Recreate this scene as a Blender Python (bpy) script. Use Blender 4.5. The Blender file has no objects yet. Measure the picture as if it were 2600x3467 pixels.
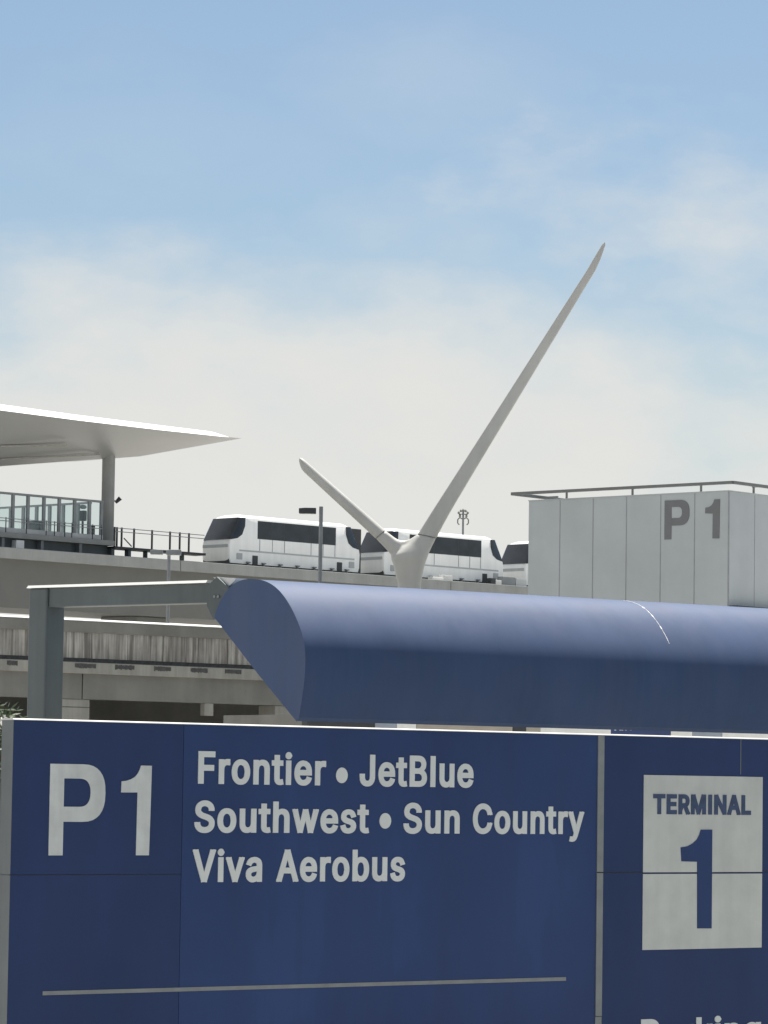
import bpy, bmesh, math, random
from mathutils import Vector, Matrix, noise
random.seed(7)
R_ = math.radians
SC = bpy.context.scene
COL = SC.collection

# ------------------------------------------------------------------ camera
FPX, PW, PH = 12000.0, 2600.0, 3467.0
CAM_Z = 2.6
HORIZON_V = 2655.0
PITCH = math.atan((HORIZON_V - PH/2)/FPX)
ROLL = R_(0.85)
cd = bpy.data.cameras.new('camera')
cam = bpy.data.objects.new('camera', cd); COL.objects.link(cam)
CM = Matrix.Rotation(math.pi/2 + PITCH, 3, 'X') @ Matrix.Rotation(ROLL, 3, 'Z')
cam.matrix_world = Matrix.Translation((0, 0, CAM_Z)) @ CM.to_4x4()
cd.sensor_fit = 'VERTICAL'
cd.angle = 2*math.atan(PH/2/FPX)
cd.clip_start = 0.5; cd.clip_end = 6000
SC.camera = cam
C0 = Vector((0, 0, CAM_Z))

# ------------------------------------------------------------------ sky and sun
SUN_AZ, SUN_EL = R_(18), R_(68)
w = bpy.data.worlds.new('World'); SC.world = w; w.use_nodes = True
nt = w.node_tree; N = nt.nodes; L = nt.links
N.clear()
out = N.new('ShaderNodeOutputWorld'); bg = N.new('ShaderNodeBackground')
sky = N.new('ShaderNodeTexSky'); sky.sky_type = 'NISHITA'; sky.sun_disc = False
sky.sun_elevation = SUN_EL; sky.sun_rotation = SUN_AZ
sky.air_density = 1.0; sky.dust_density = 1.0; sky.ozone_density = 1.6
tc = N.new('ShaderNodeTexCoord')
sep = N.new('ShaderNodeSeparateXYZ'); L.new(tc.outputs['Generated'], sep.inputs[0])
mp = N.new('ShaderNodeMapping'); mp.inputs['Scale'].default_value = (1.0, 1.0, 1.9)
mp.inputs['Location'].default_value = (0.37, 0.2, 0.11)
L.new(tc.outputs['Generated'], mp.inputs[0])
n1 = N.new('ShaderNodeTexNoise'); n1.inputs['Scale'].default_value = 9; n1.inputs['Detail'].default_value = 7; n1.inputs['Roughness'].default_value = .52
n2 = N.new('ShaderNodeTexNoise'); n2.inputs['Scale'].default_value = 30; n2.inputs['Detail'].default_value = 6; n2.inputs['Roughness'].default_value = .58
L.new(mp.outputs[0], n1.inputs[0]); L.new(mp.outputs[0], n2.inputs[0])
def M(op, a, b=None, c=None):
    n = N.new('ShaderNodeMath'); n.operation = op
    for i, x in enumerate((a, b, c)):
        if x is None: continue
        if isinstance(x, (int, float)): n.inputs[i].default_value = x
        else: L.new(x, n.inputs[i])
    return n.outputs[0]
def SS(x, lo, hi):
    n = N.new('ShaderNodeMapRange'); n.interpolation_type = 'SMOOTHSTEP'
    L.new(x, n.inputs['Value']); n.inputs['From Min'].default_value = lo; n.inputs['From Max'].default_value = hi
    return n.outputs['Result']
zz = sep.outputs['Z']; xx = sep.outputs['X']
nb = M('SUBTRACT', n1.outputs[0], .5); nf = M('SUBTRACT', n2.outputs[0], .5)
warp = M('ADD', zz, M('ADD', M('MULTIPLY', nb, .10), M('MULTIPLY', nf, .045)))
warp = M('ADD', warp, M('MULTIPLY', xx, .10))                # the bank stands higher to the left
bank = M('SUBTRACT', 1.0, SS(warp, .092, .158))             # cloud bank low over the horizon
def puff(cx, cz, rx, rz, k):
    a = M('POWER', M('DIVIDE', M('SUBTRACT', xx, cx), rx), 2.0); b = M('POWER', M('DIVIDE', M('SUBTRACT', zz, cz), rz), 2.0)
    g = M('SUBTRACT', 1.0, M('SQRT', M('ADD', a, b)))
    g = M('ADD', g, M('ADD', M('MULTIPLY', nb, 2.6), M('MULTIPLY', nf, 1.6)))
    return M('MULTIPLY', SS(g, .0, 1.5), k)
cl = M('MAXIMUM', bank, puff(.095, .152, .085, .034, .75))
cl = M('MAXIMUM', cl, puff(.015, .146, .08, .022, .30))
cl = M('MAXIMUM', cl, puff(-.002, .196, .05, .02, .16))
cl = M('MAXIMUM', cl, puff(-.075, .180, .09, .03, .1))
fill_cloud = M('MULTIPLY', SS(zz, .24, .55), .65)                  # high cloud out of view, added for stronger, whiter fill light
cl = M('MAXIMUM', M('MULTIPLY', cl, .95), fill_cloud)
CLOUD = N.new('ShaderNodeMixRGB'); CLOUD.blend_type = 'MIX'
tint = N.new('ShaderNodeMixRGB'); tint.blend_type = 'MULTIPLY'; tint.inputs[0].default_value = 1
tint.inputs[2].default_value = (.97, 1.0, 1.0, 1)
L.new(sky.outputs[0], tint.inputs[1])
L.new(cl, CLOUD.inputs[0]); L.new(tint.outputs[0], CLOUD.inputs[1])
CLOUD.inputs[2].default_value = (7.3, 7.25, 6.95, 1)
L.new(CLOUD.outputs[0], bg.inputs[0]); bg.inputs[1].default_value = 0.065
L.new(bg.outputs[0], out.inputs[0])

sd = bpy.data.lights.new('sun', 'SUN'); sd.energy = 5.0; sd.angle = R_(0.5); sd.color = (1, .96, .9)
sun = bpy.data.objects.new('sun', sd); COL.objects.link(sun)
sv = Vector((math.sin(SUN_AZ)*math.cos(SUN_EL), math.cos(SUN_AZ)*math.cos(SUN_EL), math.sin(SUN_EL)))
sun.rotation_euler = sv.to_track_quat('Z', 'Y').to_euler()
sun.location = (0, 60, 80)
SC.view_settings.view_transform = 'Standard'; SC.view_settings.look = 'None'
SC.view_settings.exposure = 0.72; SC.view_settings.gamma = 1.0
SC.view_settings.use_curve_mapping = False
SC.cycles.max_bounces = 8; SC.cycles.transparent_max_bounces = 16
SC.cycles.use_denoising = True

# ------------------------------------------------------------------ helpers
def ray(u, v):
    return (CM @ Vector(((u - PW/2)/FPX, (PH/2 - v)/FPX, -1))).normalized()
def at(u, v, Y):
    r = ray(u, v); return C0 + r*(Y/r.y)
class Fr:
    """A local frame: s along the wall, d away from the camera side, z up from the ground."""
    def __init__(self, az, u, v, Y):
        a = R_(az); self.e = Vector((math.sin(a), math.cos(a), 0)); self.m = Vector((-math.cos(a), math.sin(a), 0))
        self.O = at(u, v, Y); self.O.z = 0; self.rz = math.pi/2 - a
    def px(self, u, v, d=0.0):
        r = ray(u, v); t = (self.O + self.m*d - C0).dot(self.m)/r.dot(self.m)
        P = C0 + r*t; return (P - self.O).dot(self.e), P.z
    def pxs(self, u, v, s=0.0):
        r = ray(u, v); t = (self.O + self.e*s - C0).dot(self.e)/r.dot(self.e)
        P = C0 + r*t; return (P - self.O).dot(self.m), P.z
    def s(self, u, v, d=0.0): return self.px(u, v, d)[0]
    def z(self, u, v, d=0.0): return self.px(u, v, d)[1]
    def W(self, s, d, z=0.0): return self.O + self.e*s + self.m*d + Vector((0, 0, z))
    def loc(self, P): q = P - self.O; return Vector((q.dot(self.e), q.dot(self.m), P.z))

class MB:
    def __init__(self): self.v = []; self.f = []
    def add(self, vs, fs):
        o = len(self.v); self.v += [Vector(p) for p in vs]; self.f += [tuple(i + o for i in f) for f in fs]; return self
    def box(self, s0, s1, d0, d1, z0, z1):
        return self.add([(s0,d0,z0),(s1,d0,z0),(s1,d1,z0),(s0,d1,z0),(s0,d0,z1),(s1,d0,z1),(s1,d1,z1),(s0,d1,z1)],
                        [(0,3,2,1),(4,5,6,7),(0,1,5,4),(1,2,6,5),(2,3,7,6),(3,0,4,7)])
    def _prism(self, a, b):
        n = len(a)
        return self.add(list(a) + list(b), [tuple(range(n))[::-1], tuple(range(n, 2*n))] + [(i, (i+1) % n, n + (i+1) % n, n + i) for i in range(n)])
    def psz(self, poly, d0, d1): return self._prism([(s, d0, z) for s, z in poly], [(s, d1, z) for s, z in poly])
    def pdz(self, poly, s0, s1): return self._prism([(s0, d, z) for d, z in poly], [(s1, d, z) for d, z in poly])
    def psd(self, poly, z0, z1): return self._prism([(s, d, z0) for s, d in poly], [(s, d, z1) for s, d in poly])
    def tube(self, p0, p1, r0, r1=None, n=10):
        r1 = r0 if r1 is None else r1
        p0 = Vector(p0); p1 = Vector(p1); a = (p1 - p0).normalized()
        x = a.orthogonal().normalized(); y = a.cross(x)
        A = [p0 + (x*math.cos(t) + y*math.sin(t))*r0 for t in [2*math.pi*i/n for i in range(n)]]
        B = [p1 + (x*math.cos(t) + y*math.sin(t))*r1 for t in [2*math.pi*i/n for i in range(n)]]
        return self._prism(A, B)
    def bar(self, p0, p1, wd, h):
        """square bar between two points, wd across, h vertical-ish"""
        p0 = Vector(p0); p1 = Vector(p1); a = (p1 - p0).normalized()
        x = a.cross(Vector((0,0,1)))
        x = x.normalized() if x.length > 1e-4 else Vector((1,0,0)); y = x.cross(a)
        q = [(x*wd*i + y*h*j)*.5 for i, j in ((-1,-1),(1,-1),(1,1),(-1,1))]
        return self._prism([p0 + k for k in q], [p1 + k for k in q])
    def loft(self, rings, caps=True):
        n = len(rings[0]); vs = [p for r in rings for p in r]; fs = []
        for k in range(len(rings) - 1):
            for i in range(n):
                fs.append((k*n + i, k*n + (i+1) % n, (k+1)*n + (i+1) % n, (k+1)*n + i))
        if caps: fs += [tuple(range(n))[::-1], tuple((len(rings)-1)*n + i for i in range(n))]
        return self.add(vs, fs)
    def strip(self, A, B, d0, d1):
        """solid between two matching open paths A, B of (s,z) points"""
        for i in range(len(A) - 1):
            self.psz([A[i], A[i+1], B[i+1], B[i]], d0, d1)
        return self

def mesh_obj(name, mb, mat, offset=Vector((0,0,0)), smooth=35, bevel=0, seg=2, merge=True):
    me = bpy.data.meshes.new(name)
    me.from_pydata([tuple(p - offset) for p in mb.v], [], mb.f)
    bm = bmesh.new(); bm.from_mesh(me)
    if merge: bmesh.ops.remove_doubles(bm, verts=bm.verts, dist=1e-5)
    bmesh.ops.recalc_face_normals(bm, faces=bm.faces)
    for f in bm.faces: f.smooth = True
    for e in bm.edges:
        if len(e.link_faces) != 2 or e.calc_face_angle(0) > R_(smooth): e.smooth = False
    bm.to_mesh(me); bm.free()
    me.materials.append(mat)
    o = bpy.data.objects.new(name, me); COL.objects.link(o)
    if bevel:
        b = o.modifiers.new('bevel', 'BEVEL'); b.width = bevel; b.segments = seg; b.limit_method = 'ANGLE'; b.angle_limit = R_(40)
        b.harden_normals = True
    return o

class Thing:
    def __init__(self, fr, name, label, cat, base=(0,0,0), group=None):
        self.fr = fr; self.b = Vector(base)
        o = bpy.data.objects.new(name, None); COL.objects.link(o); o.empty_display_size = .3
        o.location = fr.W(*base); o.rotation_euler = (0, 0, fr.rz)
        o['label'] = label; o['category'] = cat
        if group: o['group'] = group
        self.o = o
    def part(self, name, mb, mat, parent=None, label=None, **k):
        c = mesh_obj(name, mb, mat, self.b, **k); c.parent = parent or self.o
        if label: c['label'] = label
        return c
def single(fr, name, mb, mat, label, cat, base=(0,0,0), group=None, **k):
    o = mesh_obj(name, mb, mat, Vector(base), **k)
    o.location = fr.W(*base); o.rotation_euler = (0, 0, fr.rz)
    o['label'] = label; o['category'] = cat
    if group: o['group'] = group
    return o
def dup(root, loc, label):
    r = root.copy(); COL.objects.link(r); r.location = loc; r['label'] = label
    for ch in list(root.children):
        c = ch.copy(); COL.objects.link(c); c.parent = r
        for g in list(ch.children):
            d = g.copy(); COL.objects.link(d); d.parent = c
    return r

def mat(name, c, rough=.6, var=.12, scale=1.5, stretch=(1,1,1), metal=0, bump=0, spec=.5, streak=0, sscale=6, coat=0, stain=None, sheen=0):
    m = bpy.data.materials.new(name); m.use_nodes = True
    t = m.node_tree; n = t.nodes; l = t.links; p = n['Principled BSDF']
    p.inputs['Roughness'].default_value = rough; p.inputs['Metallic'].default_value = metal
    p.inputs['Specular IOR Level'].default_value = spec; p.inputs['Coat Weight'].default_value = coat; p.inputs['Sheen Weight'].default_value = sheen; p.inputs['Sheen Roughness'].default_value = .45
    co = n.new('ShaderNodeTexCoord'); mp = n.new('ShaderNodeMapping'); mp.inputs['Scale'].default_value = stretch
    l.new(co.outputs['Object'], mp.inputs[0])
    nz = n.new('ShaderNodeTexNoise'); nz.inputs['Scale'].default_value = scale; nz.inputs['Detail'].default_value = 8; nz.inputs['Roughness'].default_value = .6
    l.new(mp.outputs[0], nz.inputs[0])
    mx = n.new('ShaderNodeMixRGB')
    rp = n.new('ShaderNodeMapRange'); rp.inputs['From Min'].default_value = .3; rp.inputs['From Max'].default_value = .7
    l.new(nz.outputs[0], rp.inputs[0]); l.new(rp.outputs[0], mx.inputs[0])
    mx.inputs[1].default_value = tuple(x*(1 - var) for x in c) + (1,); mx.inputs[2].default_value = tuple(min(1, x*(1 + var)) for x in c) + (1,)
    last = mx.outputs[0]
    if streak:                                            # vertical rain streaks
        m2 = n.new('ShaderNodeMapping'); m2.inputs['Scale'].default_value = (sscale, sscale, sscale*.05)
        l.new(co.outputs['Object'], m2.inputs[0])
        z2 = n.new('ShaderNodeTexNoise'); z2.inputs['Scale'].default_value = 1; z2.inputs['Detail'].default_value = 5; z2.inputs['Roughness'].default_value = .65
        l.new(m2.outputs[0], z2.inputs[0])
        r2 = n.new('ShaderNodeMapRange'); r2.inputs['From Min'].default_value = .38; r2.inputs['From Max'].default_value = .62
        l.new(z2.outputs[0], r2.inputs[0])
        mk = n.new('ShaderNodeMath'); mk.operation = 'MULTIPLY'; mk.inputs[1].default_value = streak; l.new(r2.outputs[0], mk.inputs[0])
        x2 = n.new('ShaderNodeMixRGB'); l.new(mk.outputs[0], x2.inputs[0]); l.new(last, x2.inputs[1])
        sc_ = stain or tuple(x*.35 for x in c); x2.inputs[2].default_value = tuple(sc_) + (1,)
        last = x2.outputs[0]
    l.new(last, p.inputs['Base Color'])
    rv = n.new('ShaderNodeMapRange'); rv.inputs['To Min'].default_value = max(0, rough - .07); rv.inputs['To Max'].default_value = min(1, rough + .09)
    l.new(nz.outputs[0], rv.inputs[0]); l.new(rv.outputs[0], p.inputs['Roughness'])
    if bump:
        bp = n.new('ShaderNodeBump'); bp.inputs['Strength'].default_value = bump; bp.inputs['Distance'].default_value = .03
        n3 = n.new('ShaderNodeTexNoise'); n3.inputs['Scale'].default_value = scale*8; n3.inputs['Detail'].default_value = 5
        l.new(co.outputs['Object'], n3.inputs[0]); l.new(n3.outputs[0], bp.inputs['Height']); l.new(bp.outputs[0], p.inputs['Normal'])
    return m
def glass_mat(name, c, gloss=.12):
    m = bpy.data.materials.new(name); m.use_nodes = True
    t = m.node_tree; n = t.nodes; l = t.links; n.remove(n['Principled BSDF'])
    a = n.new('ShaderNodeBsdfTransparent'); a.inputs[0].default_value = c + (1,)
    b = n.new('ShaderNodeBsdfGlossy'); b.inputs['Roughness'].default_value = .03
    nz = n.new('ShaderNodeTexNoise'); nz.inputs['Scale'].default_value = .6
    rp = n.new('ShaderNodeMapRange'); rp.inputs['To Min'].default_value = gloss*.7; rp.inputs['To Max'].default_value = gloss*1.3
    l.new(nz.outputs[0], rp.inputs[0])
    x = n.new('ShaderNodeMixShader'); l.new(rp.outputs[0], x.inputs[0]); l.new(a.outputs[0], x.inputs[1]); l.new(b.outputs[0], x.inputs[2])
    l.new(x.outputs[0], n['Material Output'].inputs[0]); return m

MT = dict(
    sign_blue=mat('sign_blue', (.026,.047,.126), .45, .2, .7, (1,1,.5), spec=.15, streak=.38, sscale=3, stain=(.03,.045,.11)),
    sign_blue_light=mat('sign_blue_light', (.031,.057,.152), .45, .2, .7, (1,1,.5), spec=.15, streak=.38, sscale=3, stain=(.03,.05,.12)),  # slightly paler board, lifted further to take in reflected haze
    tube_blue=mat('tube_blue', (.024,.056,.136), .55, .12, .7, spec=.35, sheen=.08, streak=.3, sscale=2, stain=(.06,.08,.16)),
    letter=mat('letter_white', (.56,.59,.57), .6, .12, 5, streak=.22, sscale=9, stain=(.36,.38,.38)),
    letter_clean=mat('letter_clean_white', (.62,.65,.63), .55, .05, 5),
    panel_white=mat('panel_white', (.52,.54,.51), .6, .10, 3, streak=.25, sscale=4, stain=(.36,.38,.37)),
    mottled_blue=mat('mottled_blue', (.035,.06,.13), .55, .25, 18),  # finely mottled blue for the terminal lettering
    alu=mat('aluminium', (.155,.17,.175), .6, .12, 3, metal=.1, streak=.2, sscale=6),
    alu_dark=mat('dull_strip', (.22,.235,.235), .55, .15, 5, metal=.25),
    white_and_sunlit=mat('white_and_sunlit', (.62,.62,.60), .45, .04, 3),  # paints sunlit top edges white; the trackside boxes are simply white
    gantry=mat('gantry_grey', (.082,.102,.107), .5, .13, 1.0, bump=.05, streak=.2, sscale=2.5),
    concrete=mat('concrete', (.190,.188,.172), .85, .15, .9, bump=.25, streak=.18, sscale=1.5),
    concrete_stain=mat('stained_concrete', (.38,.37,.34), .9, .22, 1.2, bump=.3, streak=.9, sscale=7, stain=(.12,.11,.098)),
    concrete_light=mat('light_concrete', (.30,.295,.265), .85, .12, 1.1, bump=.2, streak=.3, sscale=2.5),
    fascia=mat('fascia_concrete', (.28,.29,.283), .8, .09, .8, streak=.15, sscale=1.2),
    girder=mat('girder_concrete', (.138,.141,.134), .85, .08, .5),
    dark=mat('dark_steel', (.035,.038,.042), .55, .2, 3),
    concrete_dark=mat('back_wall_concrete', (.19,.19,.18), .9, .2, .8),  # grey for the wall behind the viaduct openings
    grille=mat('grille_dark', (.07,.072,.07), .7, .4, 9),
    steel=mat('grey_steel', (.20,.215,.225), .5, .12, 2, metal=.2),
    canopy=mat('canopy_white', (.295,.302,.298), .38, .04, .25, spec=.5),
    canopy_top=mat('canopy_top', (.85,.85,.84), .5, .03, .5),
    pylon=mat('pylon_paint', (.46,.456,.43), .5, .07, .5, streak=.12, sscale=1.2),
    joint=mat('pylon_joint', (.42,.41,.38), .7, .1, 3),
    train=mat('train_white', (.84,.85,.835), .35, .03, .7, spec=.5, streak=.1, sscale=2),
    train_glass=mat('train_glass', (.030,.035,.043), .18, .25, .9, spec=.45),
    train_line=mat('train_line', (.24,.26,.29), .5, .1, 2),
    train_band=mat('train_band', (.40,.42,.43), .5, .1, 1),
    tower=mat('tower_panel', (.44,.475,.485), .6, .08, .5, streak=.18, sscale=1.0, stain=(.38,.39,.385)),
    tower_letter=mat('tower_letter', (.16,.165,.17), .6, .08, 2),
    tower_joint=mat('tower_joint', (.29,.30,.32), .7, .1, 2),
    rail=mat('rail_steel', (.16,.165,.16), .5, .1, 2),
    asphalt=mat('asphalt', (.055,.055,.057), .9, .25, .6, bump=.4),
    ground=mat('ground', (.42,.41,.385), .95, .2, .15, bump=.2),
    pavement=mat('pavement', (.36,.35,.33), .9, .1, .8, bump=.2),
    paint=mat('road_paint', (.7,.7,.68), .8, .12, 4),
    leaf=mat('leaf', (.055,.085,.04), .6, .4, 9),
    petal=mat('petal', (.80,.77,.74), .7, .1, 9),
    bark=mat('bark', (.12,.09,.06), .9, .2, 9),
    tan=mat('tan_panel', (.40,.36,.30), .7, .12, 2),
    grey_panel=mat('grey_panel', (.30,.33,.38), .6, .12, 2),
    offwhite=mat('offwhite_panel', (.8,.79,.75), .6, .08, 2),
    banner=mat('banner_blue', (.03,.055,.16), .6, .12, 2),
)
GLASS = glass_mat('clear_glass', (.86,.93,.93))

# ------------------------------------------------------------------ ground
def structure(name, mb, m, **k):
    o = mesh_obj(name, mb, m, **k); o['kind'] = 'structure'; return o
structure('ground', MB().add([(-4000,-4000,0),(4000,-4000,0),(4000,5000,0),(-4000,5000,0)], [(0,1,2,3)]), MT['ground'])
SG = Fr(53, 1000, 2655, 26)
def sheet(fr, s0, s1, d0, d1, z):
    P = [fr.W(s0,d0,z), fr.W(s1,d0,z), fr.W(s1,d1,z), fr.W(s0,d1,z)]
    return MB().add(P, [(0,1,2,3)])
structure('road', sheet(SG, -160, 200, -34, -5, .004), MT['asphalt'])
structure('far_road', sheet(SG, -160, 200, 9, 34, .004), MT['asphalt'])
mk = MB()
for i in range(-20, 26):
    for d in (-24, -14.5):
        P = [SG.W(i*7, d, .008), SG.W(i*7 + 3, d, .008), SG.W(i*7 + 3, d + .12, .008), SG.W(i*7, d + .12, .008)]
        mk.add(P, [(0,1,2,3)])
structure('road_markings', mk, MT['paint'])
pv = MB(); P = [SG.W(-160,-5), SG.W(200,-5), SG.W(200,9), SG.W(-160,9)]
pv._prism(P, [p + Vector((0,0,.14)) for p in P])
structure('pavement', pv, MT['pavement'])

# ------------------------------------------------------------------ big blue sign
sz = SG.px
zt = (SG.z(0, 2433) + SG.z(1300, 2462) + SG.z(2600, 2501))/3
sL = SG.s(37, 2700); sR = sL + 7.9; zb = .62
sd1, _ = SG.s(2030, 2700), 0
T = Thing(SG, 'wayfinding_sign', 'large blue parking and airline sign with white lettering in the foreground', 'sign', (sL, 0, .14))
sP = SG.s(615, 2700)                                       # joint between the P1 board and the airline board
sD0 = SG.s(2018, 2700); sD1 = SG.s(2040, 2700)
zs = SG.z(1000, 2958)
for a, b, z0, z1, mm in ((sL, sP - .002, zs + .003, zt - .012, 'sign_blue'), (sL, sP - .002, zb, zs - .003, 'sign_blue'),
                         (sP + .002, sD0, zb, zt - .012, 'sign_blue_light'),
                         (sD1, sR, zs + .004, zt - .012, 'sign_blue'), (sD1, sR, zb, zs - .004, 'sign_blue')):
    T.part('panel', MB().box(a, b, -.012, .0, z0, z1), MT[mm])
T.part('cabinet', MB().box(sL + .001, sR - .001, .002, .13, zb, zt - .012), MT['alu'])
T.part('end_cover', MB().box(sL - .004, sL - .001, -.016, .136, zs + .004, zt - .012).box(sL - .004, sL - .001, -.016, .136, zb, zs - .004), MT['alu'])
T.part('top_cap', MB().pdz([(-.02,zt-.0115),(-.02,zt-.007),(-.010,zt+.001),(.125,zt+.001),(.138,zt-.007),(.138,zt-.0115)], sL - .006, sR), MT['white_and_sunlit'])  # white colour stands for sunlight along the sign's top edge
T.part('divider', MB().box(sD0 + .001, sD1 - .001, -.02, .001, zs + .004, zt - .013).box(sD0 + .001, sD1 - .001, -.02, .001, SG.z(2020,3440), zs - .004)
       .box(sD0 + .001, sD1 - .001, -.017, .001, zb, SG.z(2020,3440) - .004), MT['alu_dark'], bevel=.002)
for sx in (sL + .6, sL + 2.8, sL + 5.0, sL + 7.2):
    T.part('post', MB().box(sx - .06, sx + .06, .02, .12, .14, zb), MT['alu'])
T.part('base', MB().box(sL + .1, sR - .1, -.1, .25, .14, .22), MT['concrete'], bevel=.01)

LD0, LD1 = -.018, -.0118
def poly_px(pts): return [sz(u, v) for u, v in pts]
def zoom(ox, oy, k): return lambda p: (ox + p[0]*k, oy + p[1]*k)
def arc_path(pts, n=6):
    """Catmull-Rom through points"""
    P = [pts[0]] + list(pts) + [pts[-1]]; o = []
    for i in range(1, len(P) - 2):
        for k in range(n):
            t = k/n; a, b, c, d = (Vector(q) for q in P[i-1:i+3])
            o.append(tuple(.5*((2*b) + (c - a)*t + (2*a - 5*b + 4*c - d)*t*t + (3*b - a - 3*c + d)*t**3)))
    o.append(tuple(pts[-1])); return o
# large P and 1
zf = zoom(0, 2380, 700/1659)
pm = MB()
def letterP(fr_px, L, d0, d1):
    """L: dict of pixel landmarks -> strips for the stem and bowl"""
    pm = MB()
    x0, zt_ = fr_px(*L['tl']); x1, _ = fr_px(*L['ctl']); _, zb_ = fr_px(*L['bl']); xr, _ = fr_px(*L['r'])
    xi, _ = fr_px(*L['cr']); _, zc1 = fr_px(*L['ctl']); _, zc0 = fr_px(*L['cbl']); _, zo = fr_px(*L['ob'])
    pm.psz([(x0, zb_), (x1, zb_), (x1, zt_), (x0, zt_)], d0, d1)
    ro = (zt_ - zo)/2; ri = (zc1 - zc0)/2; co = (zt_ + zo)/2; ci = (zc1 + zc0)/2
    a0 = min(ro*.95, (xr - x1)*.75); ai = min(ri*.95, (xi - x1)*.6)
    A = [(x1, zt_)]; B = [(x1, zc1)]
    for k in range(17):
        t = math.pi/2 - math.pi*k/16
        pw = lambda q: math.copysign(abs(q)**.8, q)
        A.append((xr - a0 + a0*pw(math.cos(t)), co + ro*pw(math.sin(t)))); B.append((xi - ai + ai*pw(math.cos(t)), ci + ri*pw(math.sin(t))))
    A.append((x1, zo)); B.append((x1, zc0))
    pm.strip(A, B, d0, d1); return pm
g = lambda x, y: zf((x, y))
pm = letterP(sz, dict(tl=g(395,487), ctl=g(505,605), bl=g(370,1223), r=g(835,720), cr=g(717,720), cbl=g(502,832), ob=g(497,953)), LD0, LD1)
T.part('letter', pm, MT['letter'], smooth=30)
one = [(1122,502),(1208,504),(1197,860),(1184,1222),(1080,1222),(1094,718),(962,718),(966,629),(1003,624),(1040,613),(1072,594),(1096,566),(1110,538)]
T.part('numeral', MB().psz(poly_px([zf(p) for p in one]), LD0, LD1), MT['letter'])

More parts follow.
